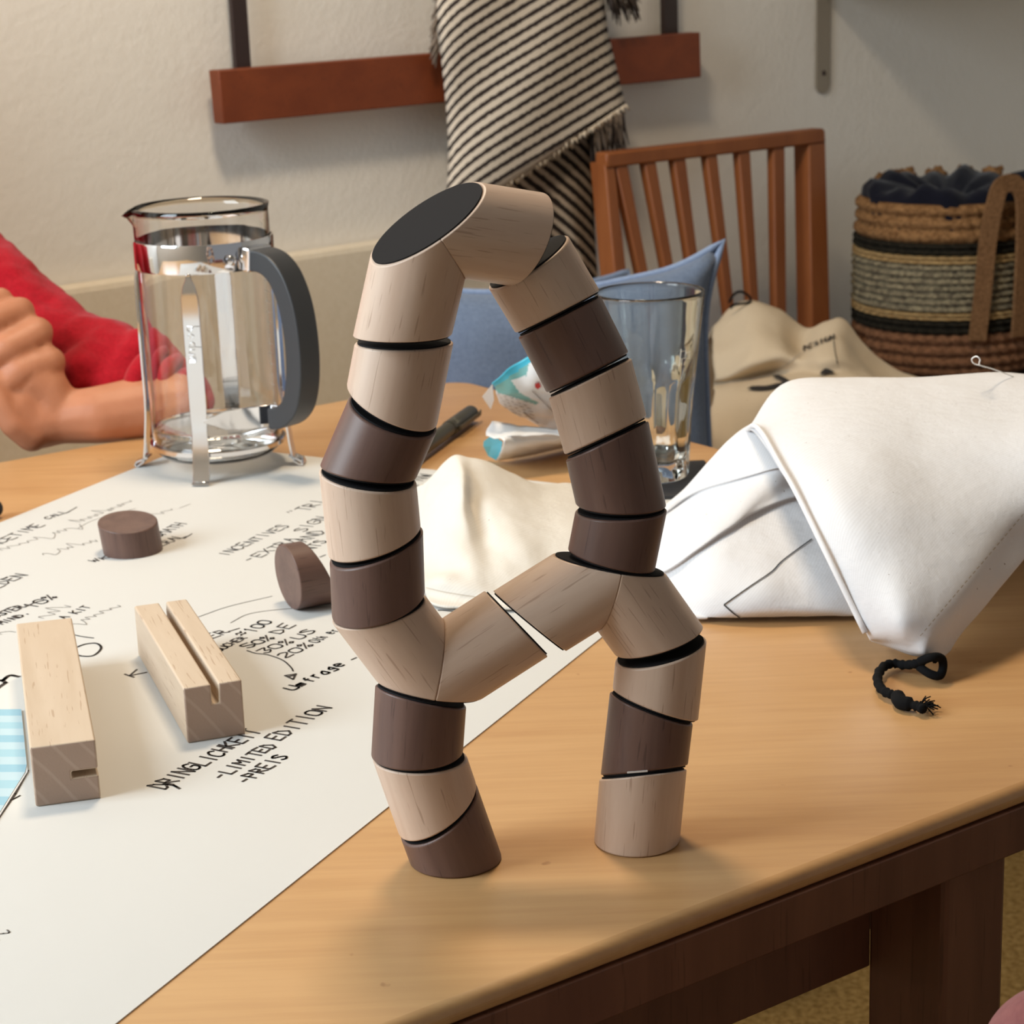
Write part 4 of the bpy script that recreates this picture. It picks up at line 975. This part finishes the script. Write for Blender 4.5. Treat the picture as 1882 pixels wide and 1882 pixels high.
ce0 = W(1138,400,KC).dot(eW); ce1 = W(1515,400,KC).dot(eW); nb_ = KW-KC
bb('seat', ce0-.01, ce1+.01, nb_-.47, nb_-.03, .425, .46, 'chairwood', ch, .006); bb('apron', ce0+.01, ce1-.01, nb_-.45, nb_-.05, .36, .425, 'chairwood', ch, .002)
zlow = W(1300,660,KC).z
for e_ in (ce0+.005, ce1-.035):
    bb('leg', e_, e_+.032, nb_-.46, nb_-.43, 0, .425, 'chairwood', ch, .003)
    bb('leg', e_, e_+.032, nb_-.055, nb_-.025, 0, max(zlow+.02,.47), 'chairwood', ch, .003)
# ------------------------------------------------------------------ cushions
def cushion(name, label, C, ax, ay, w, h, t, pinch, seed, group, rag=.004):
    """pillow with pinched corners; ax, ay span it, thickness along ax x ay"""
    nn = ax.cross(ay).normalized(); N = 28; vs = []; idx = {}
    root = thing(name, label, 'cushion', C, group)
    def pos(u,v,side):
        su = 1-pinch*(1-abs(v)**3)*abs(u)**2; sv = 1-pinch*(1-abs(u)**3)*abs(v)**2
        k = max(0,(1-u**4)*(1-v**4)); th_ = t*k**.5; p = C+ax*(u*w/2*su)+ay*(v*h/2*sv)+nn*(side*th_/2)
        return p + noise.noise_vector(p*14+V((seed,0,0)))*rag*(1.2 if k > 0 else .4)
    fs = []
    for side in (1,-1):
        for i in range(N+1):
            for j in range(N+1):
                u = -1+2*i/N; v = -1+2*j/N; edge = i in (0,N) or j in (0,N)
                if edge and side == -1: idx[(side,i,j)] = idx[(1,i,j)]; continue
                idx[(side,i,j)] = len(vs); vs.append(pos(u,v,side))
        for i in range(N):
            for j in range(N):
                f = (idx[(side,i,j)],idx[(side,i+1,j)],idx[(side,i+1,j+1)],idx[(side,i,j+1)]); fs.append(f if side > 0 else tuple(reversed(f)))
    mesh('cover', vs, fs, M['blue'], root, True)
    rim = [vs[idx[(1,i,0)]] for i in range(N)]+[vs[idx[(1,N,j)]] for j in range(N)]+[vs[idx[(1,i,N)]] for i in range(N,0,-1)]+[vs[idx[(1,0,j)]] for j in range(N,0,-1)]
    rim.append(rim[0]); mesh('piping', *tube(rim, .0042, 6, False), M['bluepipe'], root, True); return root
TRc = PY(1326,443,2.07); az = (Z*1.0+V((-.05,.16,0))).normalized(); ax_ = V((.86,.12,.26)).normalized(); ax_ = (ax_-az*ax_.dot(az)).normalized()
Cc = TRc - ax_*(.34/2) - az*(.40/2)
cushion('cushion', 'grey-blue cushion standing upright right behind the drinking glass', Cc, ax_, az, .34, .40, .11, .17, 3, 'grey-blue piped cushions', .007)
TLc = W(815,572,.26); az2 = (Z+nW*.30).normalized(); ax2 = (eW*1.0-Z*.03).normalized(); ax2 = (ax2-az2*ax2.dot(az2)).normalized()
cushion('cushion', 'grey-blue cushion leaning on the cream bench behind the arch', TLc+ax2*.14-az2*.15, ax2, az2, .30, .32, .09, .05, 11, 'grey-blue piped cushions', .004)
# ------------------------------------------------------------------ bag heap on the chair
hp = thing('canvas_tote', 'crumpled cream cloth bag with black print heaped on the slatted chair', 'bag', PY(1480,700,2.4))
R_ = [[(1310,600,2.56),(1345,568,2.56),(1378,553,2.56),(1425,572,2.55),(1480,604,2.53),(1520,592,2.52),(1550,591,2.50),(1590,640,2.48),(1640,683,2.46),(1700,700,2.46),(1760,720,2.46)],
 [(1310,640,2.47),(1345,625,2.46),(1385,610,2.44),(1430,615,2.44),(1470,640,2.45),(1500,625,2.41),(1545,622,2.41),(1580,660,2.42),(1630,697,2.42),(1695,706,2.42),(1755,724,2.42)],
 [(1310,690,2.42),(1345,680,2.40),(1390,668,2.38),(1435,655,2.38),(1472,660,2.38),(1505,655,2.35),(1548,655,2.35),(1585,680,2.37),(1632,703,2.38),(1695,712,2.38),(1755,730,2.38)],
 [(1310,706,2.43),(1345,702,2.41),(1390,697,2.41),(1435,689,2.40),(1475,684,2.36),(1510,684,2.34),(1552,682,2.34),(1590,693,2.35),(1640,708,2.35),(1695,720,2.35),(1755,738,2.35)],
 [(1310,722,2.34),(1345,720,2.32),(1390,714,2.31),(1440,706,2.31),(1480,700,2.31),(1515,698,2.31),(1555,698,2.31),(1600,706,2.31),(1645,718,2.31),(1695,730,2.31),(1755,745,2.31)],
 [(1310,790,2.28),(1345,790,2.27),(1390,785,2.27),(1440,780,2.27),(1480,775,2.27),(1515,770,2.27),(1555,770,2.27),(1600,770,2.27),(1645,775,2.27),(1695,780,2.27),(1755,790,2.28)],
 [(1310,850,2.27),(1345,850,2.25),(1390,850,2.25),(1440,850,2.25),(1480,850,2.25),(1515,850,2.25),(1555,850,2.25),(1600,850,2.25),(1645,850,2.25),(1695,850,2.25),(1755,850,2.27)]]
rows = [[PY(*q) for q in r] for r in R_]; back = [V((p.x,p.y,.50))+nW*.10 for p in rows[0]]; hp['on_table'] = 0
b_h = cloth('cloth', [back,[p.lerp(b,.5)+Z*.01 for p,b in zip(rows[0],back)]]+rows, M['canvas_far'], hp, 6, 7, .002, .005, 16, 5, .0015)
bh = bvh_of(b_h)
def bigtext(word, x0,y0,x1,y1, hpx, wid, bvh, parent, m='black_print', off=.002):
    n = len(word)
    for i,chh in enumerate(word):
        for st in GL[chh].split('|'):
            q = []
            for tk in st.split():
                t = (i+.1+int(tk[0])/4*.7)/n; q.append((x0+(x1-x0)*t-(y1-y0)/abs(x1-x0)*0, y0+(y1-y0)*t-int(tk[1])/6*hpx))
            decal(bvh, q, wid, m, parent, 'printed_letter', off, False, 2)
bigtext('DESIGN', 1478,646,1534,624, 8, .0022, bh, hp)
decal(bh, [(1378,716),(1410,716),(1450,706)], .010, 'black_print', hp, 'printed_shape', .003); decal(bh, [(1425,694),(1438,700),(1452,710)], .008, 'black_print', hp, 'printed_shape', .003); decal(bh, [(1512,692),(1518,684),(1530,690)], .007, 'black_print', hp, 'printed_shape', .003)
decal(bh, [(1532,628),(1534,648),(1538,668)], .0012, 'black_print', hp, 'seam', .002); decal(bh, [(1476,650),(1440,672),(1405,690)], .0012, 'stitch', hp, 'seam', .002)
lpp = catmull([PY(*q) for q in ((1340,556,2.54),(1348,542,2.54),(1362,536,2.54),(1378,546,2.54),(1376,556,2.53),(1350,560,2.52),(1342,566,2.52))],4); mesh('drawstring', *tube(lpp, .0016, 6), M['cord'], hp, True)
# ------------------------------------------------------------------ stool, basket
bc_ = PY(1741,650,2.93); zb0 = bc_.z-.012; RB = .1345
st = thing('low_chest', 'dark brown low wooden chest under the woven basket', 'chest', V((bc_.x,bc_.y,0)))
ex_, ey_ = eW, nW
box('chest_top', V((bc_.x,bc_.y,zb0-.022)), ex_, ey_, .35, .32, .020, M['darkwood'], st, .002)
for (e_,w_) in ((-.112,.105),(0,.105),(.112,.105)): box('panel', V((bc_.x,bc_.y,.06))+ex_*e_-ey_*.150, ex_, ey_, w_, .016, zb0-.09, M['darkwood'], st, .003)
box('carcass', V((bc_.x,bc_.y,.03)), ex_, ey_, .34, .285, zb0-.055, M['darkwood'], st, .002)
for a in (-.15,.15):
    for b in (-.12,.12): box('foot', V((bc_.x,bc_.y,0))+ex_*a+ey_*b, ex_, ey_, .03, .03, .031, M['darkwood'], st, .002)
bk = thing('woven_basket', 'round woven basket with black stripes, navy lining and strap handles at the right', 'basket', V((bc_.x,bc_.y,zb0)))
Bc = V((bc_.x,bc_.y,zb0)); Hb = height_at(Bc-V((0,0,0))+V((0,-RB,0)), 378)
bands = [('woven_band',0,.265,'jute_red',4),('dark_row',.265,.345,'jute_dark',2),('pale_row',.345,.39,'jute_pale',2),('speckled_band',.39,.665,'jute_grey',7),('pale_row',.665,.715,'jute_pale',2),('dark_row',.715,.785,'jute_dark',2),('woven_band',.785,1.0,'jute',3)]
for nm,f0,f1,mm,rows_ in bands:
    vs = []; fs = []; NB = 180; k = rows_*7; z0 = f0*Hb; z1 = f1*Hb; pr_ = []
    def mod(r,z,a,j, z0=z0, z1=z1, rows_=rows_):
        t = (z-z0)/(z1-z0); ro = min(int(t*rows_), rows_-1); return r + .0022*math.sin(a*(52 if rows_<5 else 90)+ro*2.1+ (t*rows_-ro)*2.2) if j < 1000 else r
    for i in range(k+1):
        t = i/k; ripple = abs(math.sin(math.pi*t*rows_)); zz = z0+(z1-z0)*t; r0 = RB*(.965+.035*math.sin(math.pi*min(1,(zz/Hb)*1.15))**.5) - (.012*max(0,1-zz/.02)**2); pr_.append((r0-.004+.0065*ripple, zz))
    pr_i = [(r-.010,z) for r,z in reversed(pr_)]
    v1, f1_ = lathe(pr_, NB, Bc, mod); b_ = len(v1); v2, f2_ = lathe(pr_i, NB, Bc); vs = v1+v2; fs = f1_+[tuple(i+b_ for i in f) for f in f2_]
    K1 = len(pr_); fs += [((K1-1)*NB+i,(K1-1)*NB+(i+1)%NB,b_+(i+1)%NB,b_+i) for i in range(NB)]
    mesh(nm, vs, fs, M[mm], bk, True)
vs, fs = lathe([(.001,.004),(RB-.016,.004),(RB-.016,.0005),(.001,.0005)], 48, Bc); mesh('bottom', vs, fs, M['jute_red'], bk)
# navy lining bulging out of the top with tie tufts
lin = []
def lmod(r,z,a,j):
    return r + (.004*math.sin(a*7+j)+.003*math.sin(a*13)) 
pl_ = [(RB-.012,Hb*.80),(RB-.011,Hb*.97),(RB-.010,Hb+.007),(RB-.022,Hb+.016),(RB-.045,Hb+.012),(RB-.075,Hb+.004),(.03,Hb-.01),(.001,Hb-.012)]
vs, fs = lathe(pl_, 96, Bc, lmod)
for i,v in enumerate(vs):
    j = i//96; a = 2*math.pi*(i%96)/96
    if 2 <= j <= 5: v.z += .010*max(0,math.sin(a*6+1.0))*(1 if j < 5 else .4) + .004*math.sin(a*17)
mesh('lining', vs, fs, M['navy'], bk, True)
tf = []
for k in range(5):
    a = math.radians(128-k*20); p0 = Bc+V((math.cos(a)*(RB-.012),math.sin(a)*(RB-.012),Hb-.005)); 
    for i in range(7): tf.append(tube([p0, p0+V((random.uniform(-.012,.012),0,.02)), p0+V((random.uniform(-.014,.014),0,.026+random.uniform(0,.004)))], .004, 6, True, [.006,.0065,.004]))
o = mesh('rim_tufts', *join(tf), M['jute'], bk, True); o['kind'] = 'stuff'
# handles: flat straps up the outside, looping over the rim
for (am,nm) in ((-72,'strap_handle'),(108,'strap_handle')):
    pts = []; 
    def sp_(a,z,r): a = math.radians(a); return Bc+V((math.cos(a)*r, math.sin(a)*r, z))
    kz = 1 if am < 0 else .93; Ls = [(-14,.24*Hb,.003),(-12,.5*Hb,.006),(-10,.8*Hb,.007),(-7,1.0*Hb*kz,.008),(-4,1.09*Hb*kz,.006),(0,1.115*Hb*kz,.004),(6,1.11*Hb*kz,.004),(11,1.03*Hb*kz,.006),(12,.8*Hb,.007),(12,.5*Hb,.006),(12,.24*Hb,.003)]
    path = catmull([sp_(am+a,z,RB+.004+r) for a,z,r in Ls], 5)
    wd_ = [ ]
    for i,p in enumerate(path):
        t = (path[min(i+1,len(path)-1)]-path[max(i-1,0)]).normalized(); rad = V((p.x-Bc.x,p.y-Bc.y,0)).normalized(); wd_.append(t.cross(rad))
    hh = mesh(nm, *sweep_rect(path, wd_, .024, .0045), M['jute_s'] if 'jute_s' in M else M['jute'], bk); autosmooth(hh, 50)
# ------------------------------------------------------------------ seated person: forearm, fist, red sleeve
def capsule(p0, p1, r0, r1, n=14, k=5):
    p0 = V(p0); p1 = V(p1); d = (p1-p0).normalized(); path = []; rads = []
    for i in range(k+1):
        a = math.pi/2*(1-i/k); path.append(p0-d*(r0*math.sin(a))); rads.append(max(r0*math.cos(a),1e-4))
    for i in range(1,4): path.append(p0.lerp(p1,i/4)); rads.append(r0+(r1-r0)*i/4)
    for i in range(k+1):
        a = math.pi/2*i/k; path.append(p1+d*(r1*math.sin(a))); rads.append(max(r1*math.cos(a),1e-4))
    return tube(path, 0, n, True, rads)
def organic(name, caps, m, parent, vox, smooth_it=6, disp=None):
    o = mesh(name, *join([capsule(*c) for c in caps]), m, parent, True)
    r = o.modifiers.new('remesh','REMESH'); r.mode = 'VOXEL'; r.voxel_size = vox; r.use_smooth_shade = True
    s = o.modifiers.new('smooth','SMOOTH'); s.factor = .5; s.iterations = smooth_it
    return o
pe = thing('person', 'seated person in red sweater, bare forearm on the table, fist at left edge', 'person', PY(-250,900,1.95)); pe.location.z = .45
Yf = 1.80
def A(x,y,dy=0): return PY(x,y,Yf+dy)
el = A(322,742,.02); wr_ = A(112,768); 
caps = [(el, A(250,752,.01), .0290,.0285), (A(250,752,.01), A(185,762), .0285,.0262), (A(185,762),wr_,.0262,.0235),
 (wr_, A(62,775,-.005), .0235,.0255), (A(62,775,-.005), A(30,750,-.012), .0250,.0220), (wr_, A(88,715,-.002), .0225,.0195), (A(88,715,-.002), A(60,700,-.004), .0195,.0200), (A(62,770,0),A(50,710,0),.026,.024),
 # metacarpal ridge up to the knuckles
 (A(92,735,0), A(90,668,.004), .0170,.0125), (A(70,715,.006), A(68,612,.010), .0160,.0115), (A(45,700,.012), A(36,575,.018), .0150,.0108), (A(15,700,.018), A(0,552,.026), .0140,.010),
 # thumb, folded along the front
 (A(58,800,-.018), A(24,778,-.028), .0150,.0125), (A(24,778,-.028), A(0,738,-.030), .0120,.0105), (A(0,738,-.030), A(-20,700,-.028), .0105,.009)]
hand = organic('arm_and_hand', caps, M['skin'], pe, .0028, 5)
# fingers curled away to the left, each rooted at its knuckle
fcs = [[(90,666,.004),(38,682,-.014),(-8,716,-.020),(-22,752,-.010)], [(68,612,.010),(14,640,-.012),(-34,672,-.018),(-44,706,-.008)], [(36,573,.018),(-14,592,-.006),(-60,620,-.012),(-66,656,-.002)], [(0,552,.026),(-40,566,.004),(-78,590,.0),(-84,620,.008)]]
fr_r = [(.0150,.0142,.0125,.0105),(.0148,.0140,.0122,.0102),(.0138,.0130,.0115,.0098),(.0120,.0112,.0100,.009)]
hand_caps = []
for f,rr_ in zip(fcs, fr_r):
    pts = [A(x,y,dy) for x,y,dy in f]
    for i in range(3): hand_caps.append((pts[i],pts[i+1],rr_[i],rr_[i+1]))
o2 = mesh('tmp', *join([capsule(*c) for c in hand_caps]), M['skin'], None, True)
# merge the finger shells into the same skin mesh before the remesh
bm = bmesh.new(); bm.from_mesh(hand.data); off = V(pe.location); o2.data.transform(Matrix.Translation(-off)); bm.from_mesh(o2.data); bm.to_mesh(hand.data); bm.free(); D.objects.remove(o2)
hand.data.polygons.foreach_set('use_smooth', [True]*len(hand.data.polygons))
# nail
nl = A(2,742,-.041); 
# sleeve and shoulder
def folds(o, amt, freq):
    tx = D.textures.new('folds','CLOUDS'); tx.noise_scale = freq; d = o.modifiers.new('folds','DISPLACE'); d.texture = tx; d.strength = amt; d.mid_level = .5; d.texture_coords = 'GLOBAL'
sl = organic('sleeve', [(A(318,728,.055), A(272,705,.060), .0300,.0375), (A(345,742,.05),A(318,728,.055),.020,.030), (A(272,705,.060), A(205,670,.075), .0385,.0410), (A(205,670,.075), A(130,640,.095), .0400,.0340), (A(130,640,.095), A(70,600,.115), .0340,.0370), (A(70,600,.115), A(15,545,.14), .0370,.0385), (A(40,540,.13),A(15,530,.14),.026,.030), (A(15,545,.14), A(-120,470,.18), .041,.055), (A(-120,470,.18), A(-260,430,.2), .058,.075),
  (A(230,668,.05),A(262,650,.058),.020,.024),(A(160,690,.05),A(240,712,.045),.028,.026)], M['red'], pe, .0035, 5)
folds(sl, .018, .05)
for ring in (((252,752,.028),(246,712,.012),(262,672,.020),(292,645,.05)), ((285,765,.035),(278,722,.014),(296,682,.020),(322,660,.05)), ((318,775,.04),(314,738,.018),(330,700,.024),(348,685,.05))):
    pth = catmull([A(*q) for q in ring], 5); t_ = mesh('sleeve_fold', *tube(pth, .0085, 12, True, [.006+.0045*math.sin(math.pi*i/(len(pth)-1)) for i in range(len(pth))]), M['red'], pe, True)
sh_ = A(-260,430,.2); tc = EN(sh_.dot(eW)-.06, KW-.235, .62)
sh2 = sh_-eW*.38; t1 = EN(sh_.dot(eW)-.09, KW-.235, 0); t2 = EN(sh_.dot(eW)-.28, KW-.235, 0)
def at_z(p, z): return V((p.x,p.y,z))
torso = organic('torso', [(sh_, sh_-eW*.12+Z*.03, .070,.075), (sh2, sh2+eW*.12+Z*.03, .070,.075), (sh_-eW*.12+Z*.03, sh2+eW*.12+Z*.03, .075,.075), (at_z(t1,sh_.z-.05), at_z(t1,.62), .105,.10), (at_z(t2,sh_.z-.05), at_z(t2,.62), .105,.10),
  (sh2, sh2-nW*.05-Z*.24, .062,.052), (sh2-nW*.05-Z*.24, sh2-nW*.20-Z*.36, .050,.042)], M['red'], pe, .007, 6)
hc = (sh_+sh2)/2-eW*.09-nW*.03+Z*.25; fw = (-nW+eW*.35).normalized(); sd = Z.cross(fw)
organic('head', [(hc-Z*.21, hc-Z*.08, .052,.055), (hc+Z*.03-fw*.015, hc-Z*.035+fw*.012, .082,.066), (hc-Z*.07+fw*.035, hc-Z*.085+fw*.045, .034,.028), (hc+Z*.004+fw*.078, hc-Z*.020+fw*.090, .007,.011),
  (hc+sd*.076-Z*.005, hc+sd*.080-Z*.03, .014,.010), (hc-sd*.076-Z*.005, hc-sd*.080-Z*.03, .014,.010), (hc-Z*.052+fw*.072-sd*.018, hc-Z*.052+fw*.072+sd*.018, .008,.008)], M['skin'], pe, .0035, 4)
organic('hair', [(hc+Z*.045-fw*.030, hc+Z*.060+fw*.012, .082,.072), (hc+Z*.02-fw*.045, hc-Z*.09-fw*.055, .072,.055), (hc+sd*.055-fw*.02+Z*.03, hc+sd*.066-fw*.03-Z*.09, .035,.026), (hc-sd*.055-fw*.02+Z*.03, hc-sd*.066-fw*.03-Z*.09, .035,.026)], M['hair'], pe, .005, 4)
for k in (-1,1):
    ev_, ef_ = lathe([(.0001,-.0105),(.006,-.0085),(.0098,-.003),(.0098,.003),(.006,.0085),(.0001,.0105)], 16); cE = hc+fw*.070+sd*(.031*k)+Z*.008; mesh('eye', [v+cE for v in ev_], ef_, M['eye'], pe, True)
# ------------------------------------------------------------------ blurred knee at the lower right corner
k0 = PY(1902,1935,.70); k1 = k0+V((.22,.02,-.05)); k2 = k0+V((.02,.06,-.36))
kn = thing('person', "dusky pink clothed knee just poking into the lower right corner", 'person', V((k0.x,k0.y,k0.z-.36)))

organic('trouser_knee', [(k0+V((.012,.01,-.010)),k1,.030,.060),(k0+V((.012,.01,-.010)),k2,.030,.042)], M['pink'], kn, .004, 6)
for o in list(D.objects):
    if 'on_table' in o.keys(): del o['on_table']
